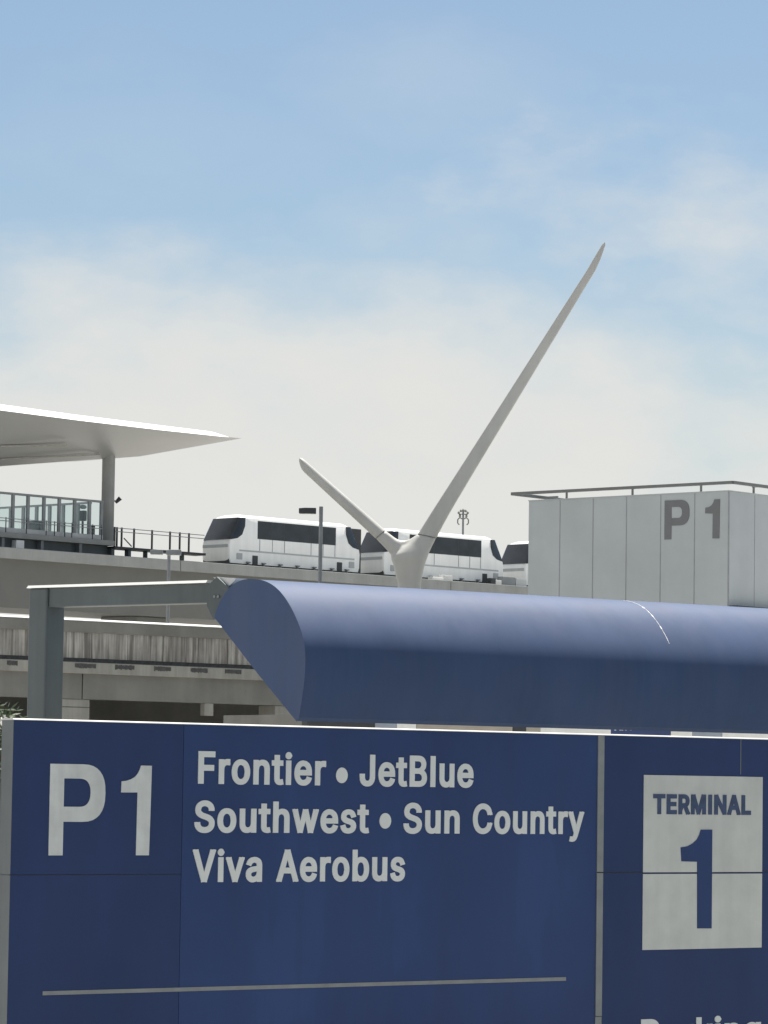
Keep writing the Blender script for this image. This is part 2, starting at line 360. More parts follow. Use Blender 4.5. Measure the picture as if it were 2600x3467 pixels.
# outlines of a condensed bold grotesque: advance, then bezier points (handle, point, handle) in thousandths of a unit
GL = {
'A':[480,[[39,0,16,0,78,170,140,339,201,509,226,509,251,509,276,509,338,339,401,170,463,0,440,0,418,0,395,0,359,101,323,202,287,302,281,321,273,344,264,372,255,400,245,435,232,478,236,478,241,478,245,478,233,435,222,399,213,371,204,343,196,320,191,302,155,202,120,101,85,0,62,0],[197,142,110,142,110,161,110,180,110,199,197,199,283,199,370,199,370,180,370,161,370,142,283,142]]],
'B':[456,[[122,0,60,0,60,170,60,339,60,509,120,509,181,509,241,509,276,509,306,503,329,491,352,479,369,462,381,442,392,422,398,399,398,374,398,352,394,334,387,320,379,306,369,294,356,286,344,277,330,271,315,267,315,265,315,264,315,262,331,261,347,255,363,245,379,235,392,221,402,203,413,185,418,163,418,136,418,111,412,87,400,67,388,46,370,30,344,18,319,6,287,0,247,0,184,0],[125,115,125,57,165,57,205,57,245,57,284,57,313,65,330,80,347,95,355,114,355,137,355,154,351,170,342,184,334,198,321,209,306,218,290,227,271,231,248,231,207,231,166,231,125,231,125,173],[125,341,125,285,162,285,200,285,238,285,257,285,273,289,288,296,303,303,315,313,323,326,332,339,336,355,336,372,336,395,328,414,313,429,297,444,273,452,240,452,202,452,163,452,125,452,125,396]]],
'C':[510,[[293,-7,267,-7,223,-7,184,4,150,25,116,46,89,76,70,115,50,154,40,201,40,254,40,308,50,354,70,393,89,432,116,462,150,484,184,505,223,516,267,516,293,516,317,512,340,504,363,497,384,486,402,471,420,457,436,439,448,418,460,398,468,374,473,348,451,348,430,348,408,348,404,366,398,381,389,395,381,408,370,419,357,428,345,438,331,444,315,449,300,454,284,456,267,456,236,456,208,448,184,432,159,417,139,394,125,364,111,334,103,297,103,254,103,211,111,175,125,145,140,115,159,92,184,76,209,61,236,53,267,53,284,53,300,55,315,60,331,65,345,71,357,81,370,90,381,101,389,114,398,128,404,143,408,160,430,160,451,160,473,160,469,135,460,111,448,91,436,70,421,52,402,38,384,23,363,12,341,5,318,-3]]],
'E':[419,[[165,0,60,0,60,170,60,339,60,509,164,509,268,509,372,509,372,490,372,471,372,452,290,452,207,452,125,452,125,396,125,341,125,286,202,286,278,286,355,286,355,267,355,248,355,229,278,229,202,229,125,229,125,172,125,114,125,57,208,57,292,57,375,57,375,38,375,19,375,0,270,0]]],
'F':[410,[[82,0,60,0,60,170,60,339,60,509,163,509,266,509,369,509,369,490,369,471,369,452,288,452,206,452,125,452,125,394,125,336,125,278,198,278,272,278,346,278,346,259,346,240,346,221,272,221,198,221,125,221,125,147,125,74,125,0,103,0]]],
'H':[517,[[82,0,60,0,60,170,60,339,60,509,82,509,103,509,125,509,125,435,125,362,125,289,214,289,303,289,392,289,392,362,392,435,392,509,414,509,435,509,457,509,457,339,457,170,457,0,435,0,414,0,392,0,392,77,392,155,392,232,303,232,214,232,125,232,125,155,125,77,125,0,103,0]]],
'I':[205,[[70,0,70,0,70,0,135,0,135,0,135,0,135,509,135,509,135,509,70,509,70,509,70,509]]],
'J':[396,[[230,-7,185,-7,140,-7,104,6,75,33,47,59,33,97,33,145,33,155,33,164,33,173,55,173,76,173,98,173,98,164,98,155,98,145,98,114,106,91,122,74,137,58,159,50,185,50,211,50,232,58,248,74,264,91,272,114,272,145,272,267,272,388,272,509,293,509,315,509,336,509,336,388,336,267,336,145,336,97,322,59,294,33,266,6]]],
'L':[393,[[160,0,60,0,60,170,60,339,60,509,82,509,103,509,125,509,125,358,125,208,125,57,203,57,282,57,361,57,361,38,361,19,361,0,261,0]]],
'M':[628,[[81,0,60,0,60,170,60,339,60,509,91,509,121,509,152,509,193,402,235,294,277,187,280,180,284,170,287,159,291,148,295,136,299,123,303,110,307,97,311,84,315,71,319,59,322,49,317,49,312,49,307,49,310,59,314,70,318,83,322,95,326,108,330,121,334,134,338,147,342,158,346,170,349,179,352,187,394,294,435,402,476,509,507,509,537,509,568,509,568,339,568,170,568,0,547,0,525,0,504,0,504,97,504,194,504,291,504,302,504,314,504,327,505,340,505,354,505,369,505,383,506,398,506,413,506,428,507,443,507,457,509,457,511,457,513,457,508,441,503,426,498,409,492,393,487,378,482,363,477,348,472,334,467,322,463,309,459,299,456,291,418,194,380,97,342,0,323,0,305,0,286,0,248,97,209,194,170,291,167,299,163,309,159,321,155,333,150,346,145,361,140,376,135,391,129,408,124,424,118,441,112,457,114,457,117,457,119,457,119,444,120,431,120,416,120,401,121,387,121,372,121,357,121,342,122,328,122,315,122,302,122,291,122,194,122,97,122,0,101,0]]],
'N':[523,[[82,0,60,0,60,170,60,339,60,509,85,509,111,509,136,509,205,400,274,291,343,183,349,174,355,164,363,151,370,138,379,123,388,107,396,90,405,73,414,55,411,55,408,54,405,54,403,72,401,90,401,108,400,126,399,142,399,157,399,172,399,185,399,195,399,300,399,404,399,509,420,509,442,509,463,509,463,339,463,170,463,0,438,0,412,0,387,0,325,97,264,193,202,290,194,303,186,316,177,331,169,345,159,362,148,381,137,400,123,424,108,452,111,453,115,453,119,454,120,428,121,405,122,384,123,362,124,344,124,328,125,312,125,300,125,291,125,194,125,97,125,0,103,0]]],
'P':[445,[[82,0,60,0,60,170,60,339,60,509,118,509,177,509,235,509,274,509,307,502,332,487,358,473,377,454,390,430,402,405,409,378,409,348,409,317,402,290,390,265,377,241,358,222,332,207,307,193,274,186,235,186,193,186,151,186,109,186,109,205,109,224,109,242,150,242,191,242,233,242,259,242,281,247,297,256,313,265,325,278,333,294,341,310,344,328,344,348,344,368,341,386,333,402,325,417,313,430,297,439,280,448,259,452,232,452,196,452,160,452,125,452,125,301,125,151,125,0,103,0]]],
'R':[449,[[82,0,60,0,60,170,60,339,60,509,119,509,177,509,236,509,275,509,307,502,333,489,359,475,378,457,390,433,403,410,409,382,409,352,409,321,403,295,390,271,378,248,359,230,333,217,307,204,275,198,236,198,189,198,143,198,96,198,96,217,96,236,96,255,142,255,188,255,234,255,260,255,281,259,298,267,314,275,326,286,334,300,341,315,345,332,345,352,345,372,341,390,334,405,326,420,314,431,298,440,281,448,259,452,233,452,197,452,161,452,125,452,125,301,125,151,125,0,103,0],[378,0,353,0,312,76,271,153,230,229,254,229,279,229,303,229,344,153,386,76,428,0,403,0]]],
'S':[447,[[263,-9,224,-9,187,-9,155,-3,128,9,100,21,79,38,64,60,49,82,40,107,38,137,60,137,82,137,104,137,106,117,112,101,123,88,134,75,149,65,166,59,184,52,203,49,224,49,247,49,268,53,286,60,304,68,319,78,329,92,340,105,346,121,346,139,346,155,341,169,332,179,323,189,311,198,296,205,281,211,264,217,245,222,224,228,204,234,184,239,142,251,109,268,86,289,63,311,52,339,52,372,52,401,60,426,75,448,90,469,111,486,138,498,164,510,194,516,227,516,261,516,290,510,316,498,342,486,362,469,377,449,392,428,400,404,401,378,380,378,358,378,337,378,335,403,323,423,302,437,281,451,256,459,225,459,203,459,184,455,167,448,151,441,138,431,129,418,120,406,115,391,115,376,115,358,120,344,131,334,142,323,154,314,169,308,184,302,199,297,212,293,230,289,247,284,264,279,279,275,295,270,312,264,328,257,344,248,359,238,373,227,385,214,395,198,404,181,408,162,408,139,408,111,401,86,386,64,372,41,351,24,323,11,296,-2]]],
'T':[449,[[85,452,32,452,32,471,32,490,32,509,160,509,288,509,417,509,417,490,417,471,417,452,363,452,310,452,257,452,257,301,257,151,257,0,235,0,214,0,193,0,193,151,193,301,193,452,139,452]]],
'V':[480,[[229,0,204,0,141,170,79,339,16,509,39,509,62,509,84,509,120,408,156,307,192,206,198,189,206,166,215,137,224,109,235,73,248,31,243,31,239,31,235,31,247,74,258,110,267,138,276,166,284,189,290,206,325,307,360,408,395,509,417,509,440,509,463,509,401,339,340,170,278,0,253,0]]],
'a':[389,[[182,-9,160,-9,136,-9,114,-4,94,5,75,14,59,27,48,45,36,62,30,83,30,108,30,130,35,147,43,161,52,175,63,185,78,193,92,201,108,207,125,211,143,215,160,218,178,220,201,223,219,225,234,227,248,228,258,231,265,235,272,239,276,245,276,255,276,255,276,256,276,257,276,272,273,286,267,297,261,308,252,316,240,322,228,328,213,331,196,331,178,331,162,328,149,322,136,317,126,309,118,301,110,292,104,283,100,274,80,280,61,285,41,291,50,314,62,332,79,346,95,360,113,369,133,375,153,381,173,384,194,384,208,384,223,383,239,379,255,376,271,370,286,360,301,351,313,338,322,320,332,303,337,280,337,251,337,168,337,84,337,0,317,0,297,0,277,0,277,17,277,35,277,52,275,52,274,52,272,52,268,43,261,34,252,25,243,15,230,7,215,1,200,-5],[155,45,170,45,193,45,212,50,228,59,243,68,255,79,263,93,271,107,276,122,276,138,276,155,276,173,276,190,273,187,268,184,259,182,251,180,242,178,231,176,221,174,210,172,200,171,190,170,182,169,175,168,161,166,147,163,134,159,121,154,111,148,103,139,96,131,92,119,92,105,92,92,95,81,102,72,109,63,118,57,130,52,142,48]]],
'b':[424,[[261,-8,229,-8,206,-8,187,-4,172,4,158,12,146,21,138,31,129,42,123,51,118,59,116,59,114,59,112,59,112,39,112,20,112,0,92,0,72,0,53,0,53,170,53,339,53,509,73,509,93,509,114,509,114,446,114,382,114,319,115,319,117,319,118,319,123,327,129,336,137,346,145,356,157,365,171,373,186,381,205,384,229,384,261,384,289,376,313,361,337,345,356,322,370,293,383,263,390,229,390,189,390,149,383,114,370,84,356,55,337,32,313,16,289,0],[197,47,220,47,244,47,263,53,279,66,295,78,308,95,316,117,324,138,328,162,328,189,328,216,324,240,316,261,308,282,296,299,280,311,264,324,244,330,220,330,197,330,177,324,161,312,145,300,133,284,125,263,117,242,113,217,113,189,113,161,117,136,125,115,133,94,146,77,162,65,178,53]]],
'e':[404,[[238,-8,212,-8,175,-8,143,0,117,16,90,33,70,56,56,85,41,114,34,148,34,187,34,226,41,260,55,290,69,319,89,343,115,359,141,376,171,384,205,384,226,384,246,381,266,374,285,367,303,356,319,341,335,326,348,306,357,282,366,258,371,228,371,194,371,186,371,178,371,169,272,169,174,169,75,169,75,187,75,204,75,221,163,221,250,221,338,221,329,215,319,208,310,202,310,227,306,249,298,269,290,288,278,303,263,314,247,325,228,330,205,330,182,330,163,325,146,313,130,302,118,288,109,270,100,251,96,232,96,211,96,200,96,189,96,178,96,150,101,126,110,106,120,87,134,72,151,61,168,51,189,46,212,46,228,46,241,48,254,53,266,57,277,64,285,73,294,82,301,93,306,105,325,101,345,96,365,91,359,71,349,54,335,39,321,24,303,13,283,4,262,-4]]],
'g':[425,[[238,-151,207,-151,179,-151,155,-147,134,-140,113,-132,96,-123,82,-110,69,-98,58,-84,51,-69,67,-60,84,-50,101,-41,107,-49,113,-57,122,-66,130,-75,141,-82,154,-88,168,-94,186,-97,207,-97,238,-97,263,-90,282,-75,302,-60,311,-37,311,-6,311,19,311,44,311,68,310,68,308,68,306,68,301,60,295,51,287,41,278,32,267,23,252,16,238,8,219,5,195,5,164,5,137,12,113,27,88,41,69,62,55,90,41,118,34,152,34,191,34,230,41,264,55,293,69,322,88,345,112,361,137,376,165,384,196,384,220,384,239,381,253,373,268,365,280,356,288,346,297,336,303,327,308,319,309,319,311,319,313,319,313,339,313,359,313,379,333,379,353,379,372,379,372,250,372,121,372,-9,372,-42,365,-69,350,-90,335,-111,316,-126,291,-136,266,-146],[181,59,205,59,228,59,248,64,264,75,280,86,292,101,300,121,308,141,312,165,312,193,312,220,308,243,300,264,292,284,280,301,264,312,248,324,228,330,205,330,181,330,161,324,145,312,129,299,117,283,109,262,100,242,96,219,96,193,96,166,100,143,109,123,117,103,129,87,145,76,162,65]]],
'h':[410,[[114,249,114,227,114,151,114,76,114,0,93,0,73,0,53,0,53,170,53,339,53,509,73,509,93,509,114,509,114,435,114,361,114,287,110,287,106,287,102,287,114,322,131,347,152,362,174,377,199,384,227,384,253,384,276,379,295,369,315,358,330,342,341,321,352,299,357,273,357,240,357,160,357,80,357,0,337,0,316,0,296,0,296,78,296,157,296,235,296,265,288,288,273,304,258,321,237,329,210,329,192,329,175,325,161,317,146,309,135,298,126,283,118,267]]],
'i':[167,[[73,0,53,0,53,126,53,253,53,379,73,379,93,379,114,379,114,253,114,126,114,0,93,0],[95,443,84,443,72,443,62,447,54,455,45,462,41,472,41,483,41,494,45,504,54,512,62,520,72,524,84,524,95,524,106,520,114,512,122,504,126,494,126,483,126,472,122,462,114,455,106,447]]],
'k':[381,[[132,158,110,137,110,162,110,187,110,212,113,212,117,212,121,212,175,268,230,323,284,379,310,379,335,379,360,379,301,319,243,259,184,199,182,199,179,199,177,199,155,178],[73,0,53,0,53,170,53,339,53,509,73,509,93,509,114,509,114,339,114,170,114,0,93,0],[320,0,294,0,245,62,197,124,148,186,162,200,177,214,191,229,252,152,312,76,372,0,346,0]]],
'l':[185,[[60,0,60,0,60,0,125,0,125,0,125,0,125,509,125,509,125,509,60,509,60,509,60,509]]],
'n':[410,[[114,249,114,227,114,151,114,76,114,0,93,0,73,0,53,0,53,126,53,253,53,379,72,379,92,379,112,379,112,349,112,318,112,287,109,287,106,287,102,287,114,322,131,347,152,362,174,377,199,384,227,384,253,384,276,379,295,369,314,358,330,342,341,321,352,299,357,273,357,240,357,160,357,80,357,0,337,0,316,0,296,0,296,78,296,157,296,235,296,265,288,288,273,304,258,321,237,329,210,329,192,329,175,325,161,317,146,309,135,298,126,283,118,267]]],
'o':[415,[[242,-8,207,-8,173,-8,143,0,117,16,91,33,71,56,56,85,41,114,34,149,34,187,34,227,41,262,56,291,71,321,91,343,117,360,143,376,173,384,207,384,242,384,273,376,299,360,325,343,345,321,359,291,374,262,381,227,381,187,381,149,374,114,359,85,345,56,325,33,299,16,273,0],[182,46,207,46,233,46,254,53,270,66,287,79,299,96,307,117,315,139,319,162,319,187,319,213,315,236,307,258,299,280,287,297,270,310,254,323,233,330,207,330,182,330,161,323,145,310,129,297,116,280,108,258,100,237,96,213,96,187,96,162,100,139,108,117,116,96,129,79,145,66,161,53]]],
'r':[259,[[73,0,53,0,53,126,53,253,53,379,72,379,92,379,112,379,112,360,112,340,112,321,113,321,114,321,115,321,122,340,135,355,152,367,170,379,190,385,213,385,218,385,223,385,229,384,235,384,240,384,243,384,243,363,243,343,243,322,242,323,237,323,230,324,223,325,215,326,207,326,189,326,173,322,159,315,145,307,134,297,126,284,118,270,114,255,114,237,114,158,114,79,114,0,93,0]]],
's':[365,[[211,-8,182,-8,156,-8,133,-4,112,3,92,11,75,23,62,38,49,53,40,72,36,94,55,98,74,102,94,107,99,86,109,70,124,60,139,50,158,45,181,45,208,45,229,51,244,62,260,74,268,87,268,103,268,116,263,127,254,136,245,144,231,151,212,155,191,160,170,165,149,170,115,178,89,191,72,208,55,225,47,247,47,274,47,296,53,315,65,332,77,348,94,361,115,370,136,380,160,384,187,384,213,384,235,380,254,372,272,365,287,353,299,339,310,325,319,309,324,290,305,286,287,281,268,277,263,292,255,304,243,316,230,327,212,333,187,333,165,333,146,327,131,317,116,306,109,293,109,277,109,263,114,252,124,243,134,235,150,228,172,223,191,218,210,214,229,209,264,201,290,188,306,171,323,154,331,133,331,107,331,84,325,64,312,47,300,30,282,16,260,6,237,-3]]],
't':[227,[[138,379,204,379,204,362,204,344,204,327,138,327,72,327,6,327,6,344,6,362,6,379,72,379],[65,345,65,471,85,471,106,471,126,471,126,347,126,222,126,98,126,81,129,69,136,61,143,54,154,50,170,50,174,50,179,50,185,51,191,52,197,53,202,54,206,36,209,19,213,2,207,0,200,-2,192,-3,184,-4,176,-4,168,-4,136,-4,110,4,92,21,74,38,65,62,65,93,65,219]]],
'u':[410,[[211,-5,182,-5,157,-5,134,0,115,11,95,21,80,37,69,59,58,80,53,107,53,139,53,219,53,299,53,379,73,379,93,379,114,379,114,301,114,222,114,144,114,114,121,91,137,75,152,58,173,50,200,50,218,50,235,54,249,62,264,70,275,81,283,97,292,112,296,131,296,153,296,228,296,304,296,379,316,379,337,379,357,379,357,253,357,126,357,0,337,0,318,0,298,0,298,31,298,61,298,92,301,92,304,92,307,92,295,57,279,32,257,17,235,2]]],
'v':[389,[[184,0,163,0,114,126,66,253,17,379,40,379,62,379,84,379,111,305,138,230,165,155,174,132,181,110,187,87,193,64,199,42,206,21,198,21,191,21,184,21,191,42,197,64,203,87,209,110,216,132,224,155,251,230,278,305,305,379,327,379,349,379,371,379,323,253,275,126,226,0,205,0]]],
'w':[567,[[158,0,138,0,99,126,61,253,23,379,44,379,66,379,87,379,103,324,118,269,133,214,140,191,147,165,154,137,161,108,168,76,175,41,172,41,168,41,165,41,172,75,179,106,186,135,193,163,199,190,206,214,221,269,237,324,252,379,273,379,295,379,316,379,332,324,347,269,362,214,368,190,375,164,382,136,388,107,395,76,402,41,399,41,395,41,391,41,399,75,406,107,413,135,420,164,427,190,434,214,449,269,465,324,480,379,502,379,523,379,545,379,506,253,468,126,429,0,409,0,389,0,368,0,352,57,335,114,319,172,314,189,309,207,305,225,300,243,295,261,291,280,286,299,281,318,277,338,281,338,286,338,291,338,286,319,281,299,277,280,272,261,267,243,263,225,258,206,253,189,248,172,231,114,215,57,199,0,178,0]]],
'y':[389,[[51,-140,47,-139,52,-121,57,-103,61,-86,65,-86,68,-87,71,-87,83,-90,94,-91,104,-89,114,-87,122,-82,130,-74,138,-66,145,-53,151,-36,155,-24,159,-13,163,-1,114,126,66,252,17,379,40,379,62,379,84,379,111,305,138,230,165,155,174,132,181,109,187,87,193,64,199,42,206,21,198,21,191,21,184,21,190,42,196,64,202,87,209,110,216,132,224,155,251,230,278,305,305,379,327,379,349,379,371,379,316,234,260,88,204,-58,196,-78,187,-94,177,-107,166,-120,153,-129,139,-136,125,-142,109,-145,91,-145,81,-145,72,-144,65,-143,57,-142]]]}
CAPH = .509
def bez(P, sx, res=5):
    """closed bezier outline -> list of points with straight runs kept as single segments"""
    o = []; n = len(P)
    for i in range(n):
        a, b = P[i], P[(i+1) % n]
        p0, p1, p2, p3 = Vector((a[2]*sx, a[3])), Vector((a[4]*sx, a[5])), Vector((b[0]*sx, b[1])), Vector((b[2]*sx, b[3]))
        d = p3 - p0
        if d.length < 1e-6: continue
        dev = max(abs((p1 - p0).cross(d)), abs((p2 - p0).cross(d)))/d.length
        k = 1 if dev < .004 else res
        for t in (q/k for q in range(k)):
            o.append(p0*(1-t)**3 + 3*p1*t*(1-t)**2 + 3*p2*t*t*(1-t) + p3*t**3)
    return o
def glyph_mesh(ch, bold, sx):
    """fill faces of a glyph plus a band of half width `bold` run along its outline"""
    adv, spl = GL[ch]; items = []
    for q in spl:
        P = bez([tuple(v/1000 for v in q[i:i+6]) for i in range(0, len(q), 6)], sx)
        xs = [p.x for p in P]; ys = [p.y for p in P]; items.append((P, (min(xs), max(xs), min(ys), max(ys))))
    fills = []; outer = []; holes = []
    for k, (P, b) in enumerate(items):
        par = [m for m, (_, c) in enumerate(items) if m != k and c[0] < b[0] and c[1] > b[1] and c[2] < b[2] and c[3] > b[3]]
        (holes if par else outer).append((k, par))
    from mathutils.geometry import tessellate_polygon
    for k, _ in outer:
        loops = [items[k][0]] + [items[h][0] for h, par in holes if k in par]
        flat = [p for l in loops for p in l]
        fills.append((flat, tessellate_polygon([[Vector((p.x, p.y, 0)) for p in l] for l in loops])))
    band = []
    for P, _ in items:
        n = len(P)
        for i in range(n):
            a, b = P[i], P[(i+1) % n]; d = (b - a).normalized(); pv = (a - P[i-1]).normalized(); nx = (P[(i+2) % n] - b).normalized()
            ea = bold if pv.dot(d) < .85 else bold*.15; eb = bold if d.dot(nx) < .85 else bold*.15
            w_ = Vector((-d.y, d.x))*bold
            A, B = a - d*ea, b + d*eb
            band.append([A - w_, B - w_, B + w_, A + w_])
    return adv/1000*sx, fills, band
def word(mb, txt, s0, s1, zbase, zcap, d0, d1, bold=.022, sx=.80, track=.034):
    x = 0; F = []; Q = []
    for ci, ch in enumerate(txt):
        a, fills, band = glyph_mesh(ch, bold, sx)
        o = Vector((x, 0))
        F += [(ci, [p + o for p in vs], fs) for vs, fs in fills]; Q += [(ci, [p + o for p in q]) for q in band]
        x += a + track
    x0 = min(p.x for _, q in Q for p in q); x1 = max(p.x for _, q in Q for p in q)
    k = (s1 - s0)/(x1 - x0); q_ = (zcap - zbase)/(CAPH + 2*bold)
    T_ = lambda p: (s0 + (p.x - x0)*k, zbase + (p.y + bold)*q_)
    from mathutils.geometry import delaunay_2d_cdt
    def ccw(pts): return sum(pts[i-1].cross(pts[i]) for i in range(len(pts))) > 0
    for gi in range(len(txt)):
        V2 = []; FC = []
        for ch_i, vs, fs in F:
            if ch_i != gi: continue
            for f in fs:
                q = [vs[a] for a in f]; q = q if ccw(q) else q[::-1]
                if abs((q[1] - q[0]).cross(q[2] - q[0])) < 1e-7: continue
                FC.append(list(range(len(V2), len(V2) + 3))); V2 += q
        for ch_i, q in Q:
            if ch_i != gi: continue
            q = q if ccw(q) else q[::-1]; FC.append(list(range(len(V2), len(V2) + 4))); V2 += q
        ov, oe, of, _, _, org = delaunay_2d_cdt(V2, [], FC, 0, 1e-5)
        polys = [[V2[a] for a in f] for f in FC]; keep = []
        for f in of:                                          # exact union of the strokes
            c = sum((ov[a] for a in f), Vector((0, 0)))/len(f)
            if any(all((q[(k+1) % len(q)] - q[k]).cross(c - q[k]) >= -1e-9 for k in range(len(q))) for q in polys): keep.append(f)
        nV = len(ov); P2 = [T_(p) for p in ov]; cnt = {}
        for f in keep:
            for a, b in zip(f, list(f[1:]) + [f[0]]): cnt.setdefault((min(a,b), max(a,b)), []).append((a, b))
        faces = [tuple(f) for f in keep] + [(a, b, b + nV, a + nV) for e in cnt.values() if len(e) == 1 for a, b in e]
        mb.add([(x_, d0, z_) for x_, z_ in P2] + [(x_, d1, z_) for x_, z_ in P2], faces)
def dot(mb, u, v, ru, rv, d0, d1):
    s, z = sz(u, v); rs = sz(u + ru, v)[0] - s; rz = z - sz(u, v + rv)[1]
    mb.psz([(s + rs*math.cos(t), z + rz*math.sin(t)) for t in [2*math.pi*i/24 for i in range(24)]], d0, d1)
lines = [
    ([('Frontier', 666, 1099), ('JetBlue', 1213, 1598)], [(1153, 2625)], (680, 2653.5), (680, 2543)),
    ([('Southwest', 653, 1245), ('Sun', 1361, 1551), ('Country', 1596, 1973)], [(1300, 2779)], (690, 2818.5), (690, 2711)),
    ([('Viva', 646, 882), ('Aerobus', 930, 1366)], [], (690, 2986.5), (690, 2876)),
]
for ws, dots, b, c in lines:
    zb_ = sz(*b)[1]; zc_ = sz(*c)[1]
    for t, u0, u1 in ws:
        m = MB(); word(m, t, sz(u0, b[1])[0], sz(u1, b[1])[0], zb_, zc_, LD0, LD1); T.part('lettering', m, MT['letter_clean'], smooth=25, merge=False)
    for u, v in dots:
        m = MB(); dot(m, u, v, 19.5, 26.5, LD0, LD1); T.part('bullet_point', m, MT['letter_clean'])
za = (SG.z(140, 3373) + SG.z(1900, 3305))/2
T.part('underline', MB().box(SG.s(140,3373), SG.s(1912,3303), -.0165, -.0118, za - .014, za + .014), MT['alu_dark'])
m = MB(); p0 = sz(2166, 3451); word(m, 'Parking', p0[0], SG.s(2166, 3447) + 1.28, p0[1] - .235, p0[1], LD0, LD1)
T.part('lettering', m, MT['letter_clean'], smooth=25, merge=False)
# terminal plaque
a0, a1 = SG.s(2173, 2900), SG.s(2576, 2900); zt0 = (SG.z(2173,2623) + SG.z(2575,2631))/2; zt1 = (SG.z(2173,3216) + SG.z(2573,3208))/2
zs1 = SG.z(2350, 2955.5)
plq = T.part('terminal_plaque', MB().box(a0, a1, -.017, -.0118, zs1 + .0065, zt0).box(a0, a1, -.017, -.0118, zt1, zs1 - .0065), MT['panel_white'], bevel=.0015)
m = MB(); word(m, 'TERMINAL', SG.s(2206,2757), SG.s(2537,2757), SG.z(2350,2757.5), SG.z(2350,2690), -.021, -.0168, .033)
T.part('lettering', m, MT['mottled_blue'], parent=plq, smooth=25, merge=False)
one = [(2367,2809),(2406,2809),(2403.5,3143),(2355,3143),(2355,2917.5),(2301.7,2916),(2299,2869),(2322,2865),(2339,2856),(2353,2843),(2362,2826)]
T.part('numeral', MB().psz(poly_px(one), -.021, -.0168), MT['sign_blue_light'], parent=plq)
T.part('sealant_drip', MB().box(SG.s(2504,2560) - .004, SG.s(2504,2560) + .004, -.0145, -.0118, SG.z(2504,2622), zt - .014), MT['alu'])

# ------------------------------------------------------------------ flowering shrub behind the sign's left end
SH = Fr(90, -10, 2655, 31)
def shrub(fr, s, d, h, r, label, n=900, nf=120):
    T = Thing(fr, 'flowering_shrub', label, 'shrub', (s, d, 0))
    st = MB(); tips = []
    for i in range(34):
        a = random.uniform(0, 6.28); q = r*random.uniform(.1, 1)
        p0 = Vector((s + .08*math.cos(a), d + .08*math.sin(a), 0)); p1 = Vector((s + q*.5*math.cos(a), d + q*.5*math.sin(a), h*.55)); p2 = Vector((s + q*math.cos(a), d + q*math.sin(a), h*random.uniform(.95, 1.0)))
        st.tube(p0, p1, .02, .014, 6); st.tube(p1, p2, .014, .006, 6); tips += [(p1, p2)]
    T.part('stem', st, MT['bark'])
    lf = MB(); fl = MB()
    def quad(mb, p, a, ln, wd):
        x = a.orthogonal().normalized(); mb.add([p, p + a*ln*.5 + x*wd, p + a*ln, p + a*ln*.5 - x*wd], [(0,1,2,3)])
    for i in range(n):
        p1, p2 = random.choice(tips); t = 1.04 - 1.3*random.random()**1.5
        p = p1.lerp(p2, t) + Vector((random.gauss(0, .09), random.gauss(0, .09), random.gauss(0, .06)))
        a = Vector((random.gauss(0,1), random.gauss(0,1), random.gauss(.4,.7))).normalized(); quad(lf, p, a, random.uniform(.07,.12), .012)
    for i in range(nf):
        p1, p2 = random.choice(tips); p = p1.lerp(p2, random.uniform(.88, 1.02)) + Vector((random.gauss(0,.05), random.gauss(0,.05), random.gauss(0,.03)))
        for k in range(5):
            a = Vector((random.gauss(0,1), random.gauss(0,1), random.gauss(.3,.6))).normalized(); quad(fl, p, a, .034, .014)
    T.part('foliage', lf, MT['leaf']); T.part('blossom', fl, MT['petal'])
hs = at(10, 2398, 31).z
shrub(SH, -.25, 0, hs*1.0, .36, 'leafy shrub with pale blossoms peeping over the left end of the blue sign', 6000, 900)

# ------------------------------------------------------------------ blue overhead housing with rounded back
TB = Fr(53, 1004, 2444, 75)
prof_px = [(1006,2441),(868,2270),(729,2090),(731,2080),(747,2039),(764,1989),(785,1974),(810,1964),(830,1959),(848,1957),(882,1959),(902,1965),(920,1974),(938,1987),(954,2004),(970,2024),(984,2047),(1005,2086),(1021,2124),(1030,2157),(1036,2180),(1039,2210),(1039,2250),(1036,2300),(1028,2370),(1014,2429)]
prof = [TB.pxs(u, v, 0) for u, v in prof_px]
back = prof[2]
core = arc_path(prof[4:], 3)
for _ in range(40):
    core = [core[0]] + [tuple((a + 2*b + c)/4 for a, b, c in zip(core[i-1], core[i], core[i+1])) for i in range(1, len(core) - 1)] + [core[-1]]
prof2 = [prof[0], prof[1], prof[2], prof[3]] + core
sE = TB.s(2600, 2300) + 9
T = Thing(TB, 'sign_housing', 'long blue rounded metal housing above the airline sign', 'sign housing', (0, 1.5, 0))
sS = TB.s(2280, 2078, -.2)
T.part('shell', MB().pdz(prof2, 0, sE), MT['tube_blue'], smooth=30)
cx = sum(p[0] for p in prof2)/len(prof2); cz_ = sum(p[1] for p in prof2)/len(prof2)
def grow(p, k):
    v = Vector((p[0] - cx, p[1] - cz_)); v = v*((v.length + k)/v.length); return (cx + v.x, cz_ + v.y)
seam = MB()
idx = [i for i in range(len(prof2)) if prof2[i][1] > cz_ - .2 and i > 3]
for j, i in enumerate(idx[:-1]):
    a, b = prof2[i], prof2[i+1]
    wv = .004 + .016*random.random()**2*(1 if j % 5 else .3)
    a1, b1, a2, b2 = grow(a, .006), grow(b, .006), grow(a, -.02), grow(b, -.02)
    seam._prism([(sS - wv, a1[0], a1[1]), (sS - wv, b1[0], b1[1]), (sS - wv, b2[0], b2[1]), (sS - wv, a2[0], a2[1])],
                [(sS + wv, a1[0], a1[1]), (sS + wv, b1[0], b1[1]), (sS + wv, b2[0], b2[1]), (sS + wv, a2[0], a2[1])])
T.part('seam', seam, MT['offwhite'])
T.part('end_plate', MB().pdz([grow(p, .012) for p in prof2], -.02, -.002), MT['tube_blue'], smooth=30)
